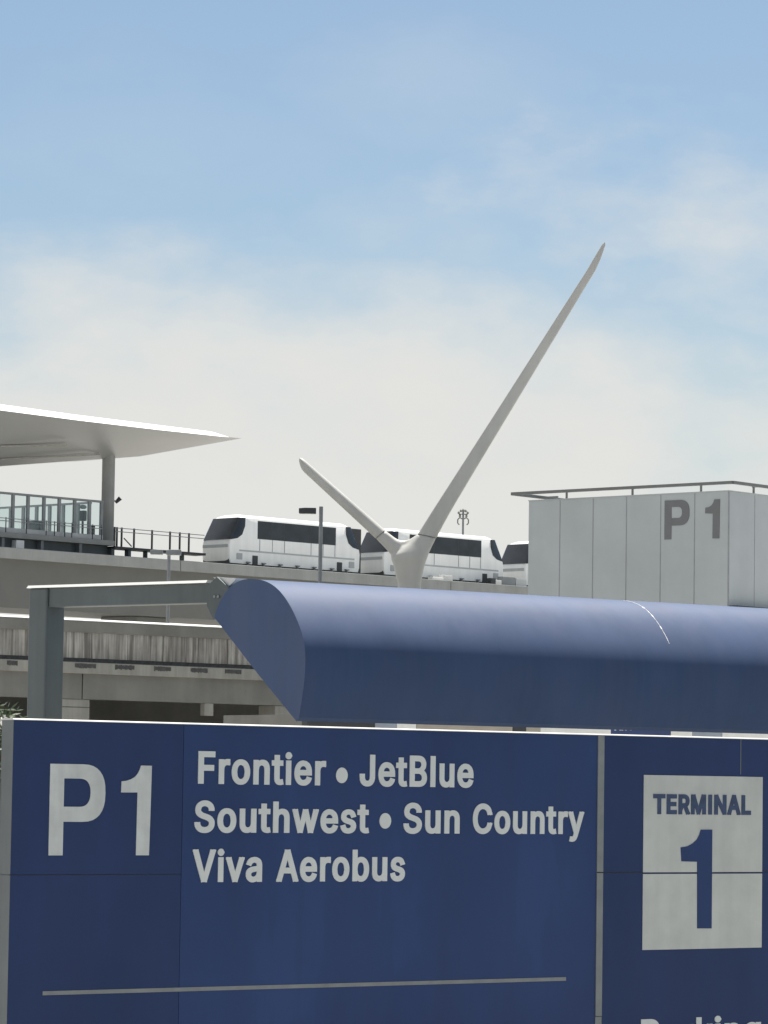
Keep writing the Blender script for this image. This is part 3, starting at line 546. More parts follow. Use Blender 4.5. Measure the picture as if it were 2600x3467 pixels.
T.part('mounting_post', MB().box(sE - 1.2, sE - .5, 1.0, 1.7, 0, TB.pxs(868, 2300)[1] + 1.2), MT['gantry'])

# ------------------------------------------------------------------ grey steel gantry that carries it
bd, bz = back
GA0 = TB.W(0, bd + .25, 0)
GA = Fr(128, 700, 2000, GA0.y + .1)
gt = GA.z(400, 1975); gb = GA.z(420, 2048)
gl = GA.s(95, 2000); gr = GA.s(716, 2000)
pr = GA.s(155, 2200)
T = Thing(GA, 'steel_gantry', 'dark grey steel post and beam holding the blue housing', 'gantry', ((gl + pr)/2, .3, 0))
T.part('beam', MB().box(pr + .0, gr, .06, .52, gb, gt - .05), MT['gantry'], bevel=.02)
T.part('post', MB().box(gl + .02, pr - .003, .0, .62, 0, gt - .052), MT['gantry'], bevel=.05, seg=3)
T.part('beam_cap', MB().pdz([(-.06,gt-.05),(.0,gt+.01),(.56,gt+.01),(.64,gt-.05)], gl, gr - .12), MT['white_and_sunlit'])  # sloped and coloured white as the beam's sunlit top edge
# end bracket bolted to the housing
bp = [GA.px(u, v, .0) for u, v in ((712,1975),(735,1952),(777,1990),(748,2098),(722,2098),(700,2050))]
T.part('bracket', MB().psz(bp, -.02, .5), MT['gantry'], bevel=.015)
bq = [GA.px(u, v, .2) for u, v in ((737,1956),(812,1958),(812,1964),(790,1985),(777,1987))]
T.part('bracket_lit_top', MB().psz(bq, .05, .5), MT['white_and_sunlit'])  # white plate drawn for the flat top where the sun hits
for uu in (728, 740):
    s_, z_ = GA.px(uu, 2020, -.02)
    T.part('bolt', MB().tube((s_, -.05, z_), (s_, -.01, z_), .035, n=6), MT['steel'])

# ------------------------------------------------------------------ thin band of shop fascia seen in the slit under the housing
FB = Fr(53, 1060, 2450, 96)
T = Thing(FB, 'storefront_fascia', 'low band of white, tan and blue panels seen in the slit under the blue housing', 'storefront', (FB.s(1060,2460), 0, 0))
fz0, fz1 = FB.z(1500, 2475) - 1.0, FB.z(1500, 2420)
segs = [(1040,1268,'dark'),(1270,1342,'grey_panel'),(1344,1409,'offwhite'),(1411,1735,'tan'),(1737,1780,'dark'),(1782,1828,'tan'),(1830,2068,'offwhite'),
        (2070,2270,'banner'),(2272,2344,'offwhite'),(2346,2444,'grey_panel'),(2446,2760,'offwhite')]
for u0, u1, mm in segs:
    T.part('fascia_panel', MB().box(FB.s(u0,2470), FB.s(u1,2470), 0, .25, fz0, fz1), MT[mm])
for u in (2082, 2099, 2106, 2118, 2135):
    s_, z_ = FB.px(u, 2467); T.part('banner_mark', MB().box(s_ - .03, s_ + .03, -.02, -.003, z_ - .05, z_ + .05), MT['offwhite'])
T.part('wall', MB().box(FB.s(1040,2470), FB.s(2760,2470), .26, 4, 0, fz1 - .1), MT['concrete'])

# ------------------------------------------------------------------ concrete roadway viaduct at left
VD = Fr(50, 200, 2300, 115)
V = lambda v, u=460, d=0: VD.z(u, v, d)
v0, v1 = VD.s(-260, 2250), VD.s(1010, 2250)
T = Thing(VD, 'roadway_viaduct', 'stained concrete upper roadway deck behind the grey post', 'viaduct', (VD.s(250,2300), 3, 0))
T.part('parapet', MB().box(v0, v1, -.10, .3, V(2150), V(2112)), MT['concrete'], bevel=.02)
T.part('coping', MB().pdz([(-.12,V(2112)+.001),(-.12,V(2112)+.02),(.0,V(2112)+.075),(.3,V(2112)+.075),(.3,V(2112)+.001)], v0, v1), MT['white_and_sunlit'])  # the parapet's sunlit edge, put in as a white sloped strip
pan = MB(); ss = v0
while ss < v1:
    ww = random.choice((1.25, 1.45, 2.3)); e = min(v1, ss + ww); pan.box(ss + .012, e - .012, -.02, .3, V(2236), V(2150) - .001); ss = e
T.part('stained_panel', pan, MT['concrete_stain'])
T.part('shadow_gap', MB().box(v0, v1, .02, .3, V(2250) , V(2236) - .001), MT['grille'])
T.part('ledge', MB().box(v0, v1, -.22, .3, V(2288), V(2250) - .001), MT['concrete_light'], bevel=.02)
lb = MB(); sj = VD.s(275, 2330); zl0, zl1 = V(2373), V(2288) - .001
for a, b in ((v0, sj - 13.6), (sj - 13.58, sj - .025), (sj + .025, v1)): lb.box(a, b, -.06, .3, zl0, zl1)
T.part('edge_beam', lb, MT['concrete'])
T.part('deck', MB().box(v0 - 5, v1 + 30, .301, 22, V(2300), V(2236)), MT['girder'])
T.part('back_wall', MB().box(v0 - 5, v1 + 30, 20, 20.4, 0, V(2300) - .001), MT['concrete_dark'])
for u0, u1 in ((208,302),(930,1015)):
    a, b = VD.s(u0,2400), VD.s(u1,2400); zc = V(2403)
    pc = T.part('pier', MB().box(a, b, -.03, .9, 0, zl0 - .001), MT['concrete_light'], bevel=.03)
T.part('pier_cap_joint', MB().box(VD.s(208,2400) , VD.s(302,2400) + .0, -.035, -.028, V(2402), V(2399)), MT['grille'])
a, b = VD.s(690,2400), VD.s(720,2400)
T.part('bracket_block', MB().box(a, b, -.04, .2, V(2416), zl0 - .001), MT['concrete_light'], bevel=.01)
for a in (sj - 20, sj + 30): T.part('pier', MB().box(a, a + .9, -.03, .9, 0, zl0 - .001), MT['concrete_light'])
gz0, gz1 = V(2271), V(2254)
for u0, u1 in ((10,46),(240,312),(376,442),(508,566),(632,690),(748,804)):
    a, b = VD.s(u0, 2262), VD.s(u1, 2262)
    gp = MB(); k = 14
    for i in range(k):
        x = a + (b - a)*i/k; h = random.uniform(0, .35)*(gz1 - gz0)
        gp.box(x, x + (b - a)/k*.8, -.235, -.219, gz0 + h*.6, gz1 - h*.3)
    T.part('vent_grille', gp, MT['grille'])

# ------------------------------------------------------------------ elevated people mover guideway
GW = Fr(44, 690, 1905, 245)
dF = -2.2
ft = (GW.z(200,1864,dF) + GW.z(900,1921,dF) + GW.z(1700,1979,dF))/3
fb = ft - .72
g0, g1 = GW.s(-500,1880,dF), GW.s(2600,2040,dF) + 40
T = Thing(GW, 'guideway', 'elevated concrete train guideway crossing behind the gantry', 'guideway', (GW.s(480,1905), 3, 0))
fa = MB(); x = g0
joints = [GW.s(612,1905,dF), GW.s(612,1905,dF) + 27, GW.s(612,1905,dF) + 54, GW.s(612,1905,dF) + 81]
xs = [g0] + joints + [g1]
for a, b in zip(xs[:-1], xs[1:]): fa.box(a + .03, b - .03, dF, dF + .4, fb, ft)
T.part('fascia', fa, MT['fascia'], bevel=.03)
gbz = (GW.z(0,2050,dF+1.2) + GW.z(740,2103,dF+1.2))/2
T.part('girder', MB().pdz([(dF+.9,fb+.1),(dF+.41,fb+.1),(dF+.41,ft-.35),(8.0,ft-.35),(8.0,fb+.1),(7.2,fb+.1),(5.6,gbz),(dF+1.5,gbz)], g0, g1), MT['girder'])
for u0, u1 in ((412,553),(-330,-200)):
    a, b = GW.s(u0,2100,1.0), GW.s(u1,2100,1.0)
    T.part('pier', MB().psd([(a,.5),(a+.5,.0),(b-.5,.0),(b,.5),(b,3.2),(a,3.2)], 0, gbz - .001), MT['girder'], bevel=.1)
for s_ in (g0 + 118, g0 + 150): T.part('pier', MB().box(s_, s_ + 3, .5, 3.2, 0, gbz - .001), MT['girder'], bevel=.1)
rz = ft - .25
T.part('running_plinth', MB().box(g0, g1, .15, .65, ft - .349, rz).box(g0, g1, 1.85, 2.35, ft - .349, rz), MT['concrete'])

# ------------------------------------------------------------------ trains
d_near = 0.0
tz = lambda v, u=900: GW.z(u, v, d_near)
sA = GW.s(774,1905); sB = GW.s(1219,1915); sC = GW.s(1777,1948)
pitch = (sC - sA)/2; CL = sB - sA; CW = 2.75
zr = tz(1920); zroof = tz(1747); zwt = tz(1766); zwb = tz(1827); zsl = tz(1873); zsk = tz(1914)
znb = tz(1837); rake = 1.15
print('car', CL, pitch, zroof - zr, sA, zr, rz)
def make_car():
    T = Thing(GW, 'people_mover_car', 'white driverless train car nearest the station canopy', 'train car', (sA + CL/2, CW/2, rz), 'driverless train cars on the guideway')
    x0, x1 = sA, sA + CL
    # side profile lofted across the width with rounded shoulders
    ext = [(x0 + .12, zsk), (x0, zsk + .35), (x0 - .02, znb - .25), (x0 + .06, znb)]
    def prof(ins, zt):
        r = rake
        return [(x0 + .12, zsk), (x0 + .0, zsk + .3), (x0 - .03, znb - .3), (x0 + .05, znb), (x0 + r*.45, znb + (zt - znb)*.45), (x0 + r*.92, zt - .12), (x0 + r*1.35, zt),
                (x1 - r*1.35, zt), (x1 - r*.92, zt - .12), (x1 - r*.45, znb + (zt - znb)*.45), (x1 - .05, znb), (x1 + .03, znb - .3), (x1, zsk + .3), (x1 - .12, zsk)]
    rings = []
    for d, dz, sh in ((0, -.30, .10), (.06, -.21, .06), (.2, -.12, .02), (.45, -.04, 0), (.8, 0, 0), (CW - .8, 0, 0), (CW - .45, -.04, 0), (CW - .2, -.12, .02), (CW - .06, -.21, .06), (CW, -.30, .10)):
        pts = prof(0, zroof + dz)
        rings.append([(x + (sh if x < (x0 + x1)/2 else -sh), d, z) for x, z in pts])
    body = T.part('body', MB().loft(rings), MT['train'], smooth=50)
    # windscreens at both ends: raked front pane plus side return
    for sg in (1, -1):
        ex = x0 if sg > 0 else x1
        X = lambda o: ex + sg*o
        zt = zroof - .16
        def xf(z):                                          # raked line of the nose
            t = (z - znb)/(zroof - .12 - znb); return .05 + (rake*.92 - .05)*t
        ws = MB()
        zs_ = [znb + .04, znb + (zt - znb)*.09, znb + (zt - znb)*.25, znb + (zt - znb)*.6, zt - .1]
        back_off = [.22, .72, 1.0, .92, .62]                   # how far the glass returns along the side
        ringf = []
        for z, bo in zip(zs_, back_off):
            f = xf(z) - .05
            ringf.append([(X(f + bo), -.02, z), (X(f + .16), -.02, z), (X(f + .05), .05, z), (X(f), .18, z), (X(f), CW - .18, z), (X(f + .05), CW - .05, z), (X(f + .16), CW + .02, z), (X(f + bo), CW + .02, z)])
        n = 8; vs = [p for r in ringf for p in r]; fs = []
        for k in range(4):
            for i in range(n - 1): fs.append((k*n + i, k*n + i + 1, (k+1)*n + i + 1, (k+1)*n + i))
        ws.add(vs, fs)
        T.part('windscreen', ws, MT['train_glass'], smooth=50)
        T.part('bumper', MB().box(min(X(-.05), X(.3)), max(X(-.05), X(.3)), .1, CW - .1, znb - .52, znb - .30), MT['train_band'], bevel=.03)
        T.part('underframe', MB().box(min(X(.06), X(1.3)), max(X(.06), X(1.3)), .06, CW - .06, rz + .02, zsk + .42), MT['dark'], bevel=.03)
    # side window bands, both sides
    w0, w1 = GW.s(872,1800), GW.s(1137,1800)
    for d in (-.012, CW + .002):
        T.part('window_band', MB().box(w0, w1, d, d + .01, zwb, zwt), MT['train_glass'])
        for u in (920, 962, 1052, 1094):
            x = GW.s(u, 1800); T.part('window_bar', MB().box(x - .025, x + .025, d - .004, d - .001, zwb, zwt), MT['dark'])
        for u in (879, 922, 963, 1053, 1094, 1134):
            x = GW.s(u, 1850); T.part('door_joint', MB().box(x - .028, x + .028, d, d + .01, zsl + .12, zwb - .001), MT['train_line'])
        T.part('sill_band', MB().box(x0 + 1.0, x1 - .6, d - .004, d + .012, zsl, zsl + .11), MT['train_band'])
        for u in (810, 1190):
            x = GW.s(u, 1890); T.part('equipment_box', MB().box(x - .28, x + .28, d - .02, d + .012, zsk + .28, zsk + .72), MT['train_band'], bevel=.04)
        for u in (863, 1149):
            x = GW.s(u, 1890); T.part('guide_wheel', MB().box(x - .26, x + .26, d - .03, d + .011, zsk - .05, zsk + .62), MT['dark'], bevel=.04)
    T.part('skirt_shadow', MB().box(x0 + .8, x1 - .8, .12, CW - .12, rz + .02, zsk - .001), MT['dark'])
    for u in (836, 888, 945, 1003, 1060, 1120, 1170):
        x = GW.s(u, 1905); T.part('guide_bracket', MB().box(x - .16, x + .16, -.24, -.06, zsk + .06, zsk + .14).box(x - .05, x + .05, -.2, -.02, zsk - .1, zsk + .059), MT['steel'])
    return T.o
car = make_car()
base = car.location.copy()
dup(car, base + GW.e*pitch, 'white driverless train car passing behind the forked white pylon')
dup(car, base + GW.e*pitch*2, 'white driverless train car half hidden by the grey tower')
x1_ = sA + CL; gw = MB().psz([(x1_ - rake*.85, zroof - .3), (x1_ + .45, zroof - .3), (x1_ + .45, rz + .5), (x1_ - .1, rz + .5), (x1_ - .1, znb)], .35, CW - .35)
o = mesh_obj('gangway', gw, MT['dark'], Vector((sA + CL/2, CW/2, rz)), bevel=.05); o.parent = car

# trackside boxes and ladders of cable on the guideway edge
eqs = [(1462,1500,1952,1963,'offwhite'),(1500,1530,1946,1963,'white_and_sunlit'),(1660,1676,1957,1972,'dark'),(1676,1696,1963,1976,'white_and_sunlit'),(1697,1742,1952,1975,'steel'),(1744,1780,1958,1979,'train_band')]
eql = ['low pale cable tray on the guideway edge right of the pylon','white equipment box on the guideway edge right of the pylon','small dark junction box on the guideway edge under the train gap',
       'small round white marker box on the guideway edge near the grey tower','wide grey cabinet on the guideway edge below the third train car','pale grey cabinet on the guideway edge touching the grey tower']
for (u0,u1,va,vb,mm), lb_ in zip(eqs, eql):
    a, z1 = GW.px(u0, va, dF + .5); b, _ = GW.px(u1, va, dF + .5)
    bm_ = MB().box(a, b, dF + .42, dF + .9, ft - .35, z1).box(a + .05, b - .05, dF + .40, dF + .42, z1 - .18, z1 - .05)
    single(GW, 'trackside_box', bm_, MT[mm], lb_, 'equipment box', ((a+b)/2, dF + .6, ft), 'trackside equipment boxes', bevel=.03)

# ------------------------------------------------------------------ station: platform, glass screens, canopy
dP = 1.0
pz = GW.z(200, 1816, dP)
pR = GW.s(388, 1850, dP); pL = g0 + 5
T = Thing(GW, 'station_platform', 'grey station platform slab above the guideway at the left edge', 'platform', (pR - 6, dP + 4, ft))
T.part('slab', MB().box(pL, pR, dP, dP + 9, pz - .35, pz), MT['fascia'], bevel=.02)
T.part('edge_recess', MB().box(pL, pR - .1, dP + .6, dP + 8.5, ft - .34, pz - .351), MT['gantry'])
for u in (17, 150, 280): 
    x = GW.s(u, 1840, dP); T.part('bracket', MB().box(x - .12, x + .12, dP + .2, dP + .599, ft - .1, pz - .352), MT['steel'])
x = GW.s(72, 1840, dP); T.part('junction_box', MB().box(x - .35, x + .35, dP + .1, dP + .58, ft - .3, pz - .45), MT['canopy_top'], bevel=.03)

def screen(fr, d, mull_u, top_pts, bot_v, label, w, midv=None, base_z=None, extend=0, groupz=None):
    s_first = fr.s(mull_u[0], bot_v, d); s_last = fr.s(mull_u[-1], bot_v, d)
    zt_ = sum(fr.z(u, v, d) for u, v in top_pts)/len(top_pts)
    T = Thing(fr, 'glass_screen', label, 'glass screen', ((s_first + s_last)/2, d, base_z), 'station platform glass screens')
    zb_ = base_z
    a0 = min(s_first, s_last) - extend; a1 = max(s_first, s_last)
    T.part('top_rail', MB().box(a0, a1 + w/2, d - .1, d + .15, zt_ - .14, zt_), MT['steel'], bevel=.01)
    T.part('bottom_rail', MB().box(a0, a1 + w/2, d - .08, d + .12, zb_ + .0, zb_ + .35), MT['train_band'])
    ms = sorted(fr.s(u, bot_v, d) for u in mull_u)
    if extend:
        st = ms[1] - ms[0]; x = ms[0] - st
        while x > a0: ms.insert(0, x); x -= st
    for x in ms: T.part('mullion', MB().box(x - w/2, x + w/2, d - .06, d + .1, zb_ + .35, zt_ - .14), MT['steel'], bevel=.01)
    for xa, xb in zip(ms[:-1], ms[1:]):
        T.part('pane', MB().add([(xa + w/2, d, zb_ + .36), (xb - w/2, d, zb_ + .36), (xb - w/2, d, zt_ - .15), (xa + w/2, d, zt_ - .15)], [(0,1,2,3)]), GLASS)
    return T, zt_
TS, zscreen = screen(GW, dP + .5, [42, 93, 147, 199, 251, 301, 342], [(0,1664),(147,1677),(300,1692)], 1800, 'tall glazed platform screen on the near side of the station', .22, base_z=pz, extend=12)
FS = Fr(131, 150, 1760, 255)
screen(FS, 0, [-20, 34, 77, 122, 166, 212, 262, 300], [(0,1717),(150,1708),(300,1699)], 1800, 'lower glazed screen farther back under the canopy', .26, base_z=pz)

# handrail along the near platform edge
def railing(fr, d, us, vtop, zbase, label, rails, w=.05, top_d=None, name='railing', lat=None):
    ss = [fr.s(u, vtop[1] if isinstance(vtop, tuple) else vtop, d) for u in us]
    zt_ = fr.z(*vtop, d)
    T = Thing(fr, name, label, 'railing', (sum(ss)/len(ss), d, zbase), 'railings on the guideway')
    for x in ss: T.part('post', MB().box(x - w/2, x + w/2, d - w/2, d + w/2, zbase, zt_ + .05), MT['dark'])
    for k in rails:
        T.part('rail', MB().bar((ss[0], d - w, zt_ - k), (ss[-1], d - w, zt_ - k), .045, .05), MT['steel'])
    return T, zt_
railing(GW, dP + .15, [-30, 20, 90, 157, 185, 220, 244, 314, 345], (147,1764), pz, 'waist high metal railing in front of the station glass', (.02, .2))
# catwalk past the canopy column
cwz = GW.z(540, 1861, dP)
c0, c1 = pR + .02, GW.s(697, 1875, dP)
T = Thing(GW, 'catwalk', 'narrow dark steel maintenance catwalk between platform and train', 'catwalk', ((c0 + c1)/2, dP + .6, ft - .34))
T.part('deck', MB().box(c0, c1, dP, dP + 1.1, cwz - .16, cwz), MT['dark'])
for u, w_ in ((389,.28),(446,.24),(505,.07),(629,.08)):
    x = GW.s(u, 1870, dP); T.part('support', MB().box(x - w_/2, x + w_/2, dP + .2, dP + .6, ft - .34, cwz - .161), MT['gantry'])
TR, _ = railing(GW, dP + .1, [388, 396, 412, 454, 515, 576, 609, 640], (515,1797), cwz, 'thin dark railing along the catwalk left of the train', (.02, .26), .10)
xr0 = GW.s(640, 1810, dP + .1); xr1 = GW.s(690, 1815, dP + .1); zr_ = GW.z(515,1797,dP+.1)
TR.part('rail', MB().bar((xr0, dP + .05, zr_ - .02), (xr1, dP + .05, zr_ - .02), .045, .05).bar((xr0, dP + .05, zr_ - .26), (xr1, dP + .05, zr_ - .26), .045, .05), MT['steel'])
xa, za_ = GW.px(420, 1822, dP + .1); xb, zb2 = GW.px(446, 1850, dP + .1)
TR.part('brace', MB().bar((xa, dP + .12, za_), (xb, dP + .12, zb2), .06, .06), MT['dark'])

# station signal on a post
x, zt_ = GW.px(281, 1712, dP + 2.5); _, zh1 = GW.px(281, 1722, dP + 2.5)
T = Thing(GW, 'platform_signal', 'black signal head with a hood on a thin post behind the station glass', 'signal', (x, dP + 2.5, pz))
dd = dP + 2.5
T.part('post', MB().tube((x, dd, pz), (x, dd, GW.z(281,1765,dd)), .08, n=10), MT['dark'])
T.part('signal_head', MB().box(x - .17, x + .17, dd - .25, dd + .2, GW.z(281,1764,dd), GW.z(281,1729,dd)), MT['dark'], bevel=.06)
T.part('hood', MB().loft([[(x + r*math.cos(t), dd + r*.6*math.sin(t), z) for t in [i*math.pi/8 for i in range(16)]] for r, z in ((.16, zh1 - .02), (.30, zh1 + .05), (.27, zt_), (.1, zt_ + .06))]), MT['steel'])
# dark litter bin shape and bollard on the platform
for u0, u1, vt, nm, lb_, mm in ((118,153,1763,'ticket_cabinet','dark grey waist high cabinet behind the station glass','steel'),):
    a, z1 = GW.px(u0, vt, dP + 1.5); b, _ = GW.px(u1, vt, dP + 1.5)
    m = MB().box(a, b, dP + 1.5, dP + 2.3, pz, z1).box(a + .1, b - .1, dP + 1.48, dP + 1.5, pz + .3, z1 - .25)
    single(GW, nm, m, MT[mm], lb_, 'cabinet', ((a+b)/2, dP + 1.9, pz), bevel=.05)
x, z1 = GW.px(315, 1779, dP + 2); 
single(GW, 'bollard', MB().tube((x, dP+2, pz), (x, dP+2, z1 - .08), .13, n=12).tube((x, dP+2, z1 - .08), (x, dP+2, z1), .16, .1, 12), MT['dark'], 'short dark bollard on the platform beside the canopy column', 'bollard', (x, dP+2, pz))

# canopy
CN = GW
def cpt(u, v, d): s, z = CN.px(u, v, d); return Vector((s, d, z))
dN, dB, dFar = -3.0, 3.4, 12.0
z_near = lambda s: 0
edge = [cpt(u, v, dN) for u, v in ((-520,1306),(0,1389),(270,1424),(540,1456),(740,1477))]
tip = cpt(818, 1484, dN + .35)
belly = [cpt(u, v, dB) for u, v in ((-520,1609),(0,1578),(345,1553),(395,1551),(475,1545))]
belly2 = [b + Vector((0, 4.2, 0)) for b in belly]
far = [Vector((e.x, dFar, e.z)) for e in edge]
T = Thing(CN, 'station_canopy', 'white wing shaped station roof on a round column at the left', 'canopy', (CN.s(365,1800,dP+2.4), dP + 2.4, pz))
A = edge + [tip]; Bq = belly + [tip]; 
vs = A + Bq + [b for b in belly2] + [tip] + far + [tip]
n = 6; fs = []
for r in range(3):
    for i in range(5): fs.append((r*n + i, r*n + i + 1, (r+1)*n + i + 1, (r+1)*n + i))
sof = MB().add(vs, [tuple(dict.fromkeys(f)) for f in fs])
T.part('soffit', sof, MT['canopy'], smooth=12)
# bright rolled edge and roof skin
th = [.52,.50,.46,.43,.36,.02]
E0 = [Vector((p.x, p.y - .02, p.z)) for p in A]
E1 = [Vector((p.x + .0, p.y + .75, p.z + t)) for p, t in zip(A, th)]
E2 = [Vector((p.x, p.y + 1.8, p.z + t*1.2)) for p, t in zip(A, th)]
F2 = [Vector((p.x, dFar - .2, p.z + t*1.25)) for p, t in zip(A[:-1], th)] + [Vector((tip.x - .4, dN + 1.4, tip.z + .05))]
top = MB(); vs = E0 + E1 + E2 + F2; fs = []
for r in range(3):
    for i in range(5): fs.append((r*n + i, r*n + i + 1, (r+1)*n + i + 1, (r+1)*n + i))
top.add(vs, fs)
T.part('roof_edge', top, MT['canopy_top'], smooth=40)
for v_, off in ((1540, 0), (1561, 0)):
    a = cpt(-120, v_ + 10, dB - .05); 
    t = .62 if v_ == 1540 else .86
    P0 = edge[1].lerp(belly[1], t); P1 = edge[2].lerp(belly[2], t)
    q = .75 if v_ == 1540 else .95
    P1 = P0.lerp(P1, .7 if v_ == 1540 else 1.0)
    T.part('light_strip', MB().bar(P0 - Vector((0,.05,.06)), P1 - Vector((0,.05,.06)), .12, .10), MT['concrete_light'])
cc = dP + 2.4
sx = CN.s(365, 1700, cc); rr = (CN.s(386,1700,cc) - CN.s(345,1700,cc))/2*.8
T.part('column', MB().tube((sx, cc, pz), (sx, cc, CN.z(365,1545,cc) + .6), rr, n=28), MT['fascia'])
# camera on the column
cxs, czs = CN.px(398, 1696, cc)
T = Thing(CN, 'security_camera', 'small dark camera bracketed to the right of the canopy column', 'camera', (sx + rr, cc, czs))
T.part('arm', MB().bar((sx + rr, cc, czs), (cxs - .02, cc, czs - .02), .07, .07), MT['steel'])
T.part('housing', MB().tube((cxs - .1, cc + .1, czs - .12), (cxs + .12, cc - .15, czs + .2), .11, .16, 10), MT['dark'])

# far footbridge glimpsed below the guideway
FBR = Fr(60, 200, 2065, 300)
a, b = FBR.s(-200,2065), FBR.s(412,2065)
T = Thing(FBR, 'footbridge', 'slim pale footbridge glimpsed under the guideway at left', 'footbridge', ((a+b)/2, 1, 0))
T.part('span', MB().box(a, b, 0, 2.5, FBR.z(200,2074), FBR.z(200,2056)), MT['concrete_light'], bevel=.03)
T.part('column', MB().box(b - .35, b, .6, 1.4, 0, FBR.z(200,2074) - .001), MT['concrete_light'])
T.part('column', MB().box(a + 1, a + 1.4, .6, 1.4, 0, FBR.z(200,2074) - .001), MT['concrete_light'])

# ------------------------------------------------------------------ lamp posts
def lamp(u, Y, vt, heads, label, arm=None):
    fr = Fr(90, u, 2655, Y)
    zt_ = fr.z(u, vt); T = Thing(fr, 'street_lamp', label, 'street lamp', (0, 0, 0), 'street lamps')
    px_m = Y/FPX
    T.part('pole', MB().tube((0,0,.3), (0,0,zt_), .1 if arm is None else arm, .085 if arm is None else arm*.9, 12), MT['steel'])
    T.part('base_plate', MB().box(-.25,.25,-.25,.25,0,.3), MT['concrete'], bevel=.03)
    for (u0, u1, va, vb) in heads:
        a, z1 = fr.px(u0, va); b, z0 = fr.px(u1, vb)
        h = T.part('lamp_head', MB().psz([(a, z0 + (z1-z0)*.12), (a + (b-a)*.06, z0), (b, z0), (b, z1), (a + (b-a)*.35, z1), (a, z1 - (z1-z0)*.1)] if a < b else [(a,z0),(b,z0),(b,z1),(a,z1)], -.16, .16), MT['dark'] if arm is None else MT['steel'], bevel=.02)
        T.part('lens', MB().box(min(a,b) + .1*abs(b-a), max(a,b) - .1*abs(b-a), -.12, .12, z0 - .012, z0 - .002), MT['letter_clean'], parent=h)
    return T
lamp(1072, 150, 1715, [(1012,1070,1719,1740)], 'grey lamp post with one box head in front of the train windows')
lamp(557, 165, 1880, [(509,551,1861,1878),(563,613,1861,1880)], 'pale grey lamp post with twin flat heads below the catwalk', .09)

# far high mast lights between pylon and tower
MS = Fr(90, 1556, 2655, 330)
T = Thing(MS, 'light_mast', 'distant light mast with a ring of lamps above the train roof', 'light mast', (0,0,0))
zt_ = MS.z(1556, 1730)
T.part('pole', MB().tube((0,0,0), (0,0,zt_), .2, .09, 10), MT['steel'])
T.part('ring', MB().bar((-.42,0,zt_ - .3), (.42,0,zt_ - .3), .12, .08).bar((-.3,0,zt_), (.3,0,zt_), .12, .08), MT['rail'])
for x, z in ((-.42,-.12),(-.22,.05),(.0,.12),(.22,.05),(.42,-.12),(-.3,-.42),(.3,-.42)):
    T.part('lamp', MB().tube((x, -.2, zt_ + z - .08), (x, .05, zt_ + z + .06), .12, .08, 8), MT['rail'])
for sg in (-1, 1):
    pts = [Vector((sg*.05,0,zt_ - .75)), Vector((sg*.3,0,zt_ - .62)), Vector((sg*.5,0,zt_ - .8)), Vector((sg*.5,0,zt_ - 1.15)), Vector((sg*.34,0,zt_ - 1.3))]
    m = MB()
    for p, q in zip(pts[:-1], pts[1:]): m.tube(p, q, .06, n=6)
    T.part('bracket_arm', m, MT['rail'])

# ------------------------------------------------------------------ forked white pylon
PY = Fr(90, 1390, 2655, 130)
def ringpt(Lp, Rp, k, nexp=2.6, n=20, dmin=.2):
    (s0, z0), (s1, z1) = PY.px(*Lp), PY.px(*Rp)
    c = Vector(((s0 + s1)/2, 0, (z0 + z1)/2)); h = Vector(((s1 - s0)/2, 0, (z1 - z0)/2)); dep = max(dmin, h.length*k)
    o = []
    for i in range(n):
        t = 2*math.pi*i/n; ct, st = math.cos(t), math.sin(t)
        a = math.copysign(abs(ct)**(2/nexp), ct); b = math.copysign(abs(st)**(2/nexp), st)
        o.append(c + h*a + Vector((0, 1, 0))*dep*b)
    return o
k1 = lambda x, y: (980 + x*.3014, 1520 + y*.3014)         # zoom window of the junction
k2 = lambda x, y: (1350 + x*.5064, 780 + y*.5064)         # zoom window of the right arm
stem = [((1362,2655),(1420,2655)), ((1352,2100),(1426,2100)), (k1(1215,1525),k1(1478,1535)), (k1(1190,1420),k1(1495,1430)), (k1(1165,1300),k1(1520,1310)), (k1(1140,1210),k1(1545,1235)), (k1(1225,1130),k1(1570,1165))]
rjt = (k1(1440,955), k1(1650,1000)); ljt = (k1(965,1003), k1(1075,912))
rlow = [(k1(1325,1055),k1(1597,1105)), rjt]
rarm = [rjt, (k2(247,1840),k2(375,1830)), (k2(640,1230),k2(735,1230)), (k2(1255,270),k2(1315,268)), (k2(1300,193),k2(1350,190)), (k2(1335,135),k2(1372,125)), (k2(1358,97),k2(1381,97)), (k2(1372,82),k2(1378,80))]
llow = [(k1(1305,1195),k1(1320,1125)), (k1(1165,1200),k1(1260,1040)), (k1(1055,1095),k1(1190,1000)), ljt]
larm = [ljt, (k1(165,262),k1(235,180)), (k1(135,225),k1(180,132)), (k1(117,180),k1(146,108)), (k1(108,140),k1(122,100)), (k1(108,118),k1(115,103))]
def densify(sec, n=4):
    A = arc_path([a for a, b in sec], n); B = arc_path([b for a, b in sec], n); return list(zip(A, B))
pyl = MB()
pyl.loft([ringpt(a, b, .85, 2.8) for a, b in densify(stem + rlow)])
pyl.loft([ringpt(a, b, .90, 2.6, dmin=.1) for a, b in densify(llow)])
web = [k1(1120,985), k1(1180,1012), k1(1250,1030), k1(1310,1028), k1(1370,1005), k1(1425,965), k1(1480,1000), k1(1500,1200), k1(1350,1280), k1(1200,1230), k1(1120,1080)]
pyl.psz([PY.px(*p) for p in web], -.15, .15)
T = Thing(PY, 'forked_pylon', 'tall white V shaped pylon with a long right arm against the sky', 'sculpture', (0, 0, 0))
o = T.part('stem', pyl, MT['pylon'], smooth=180)
rm = o.modifiers.new('remesh', 'REMESH'); rm.mode = 'VOXEL'; rm.voxel_size = .05; rm.use_smooth_shade = True
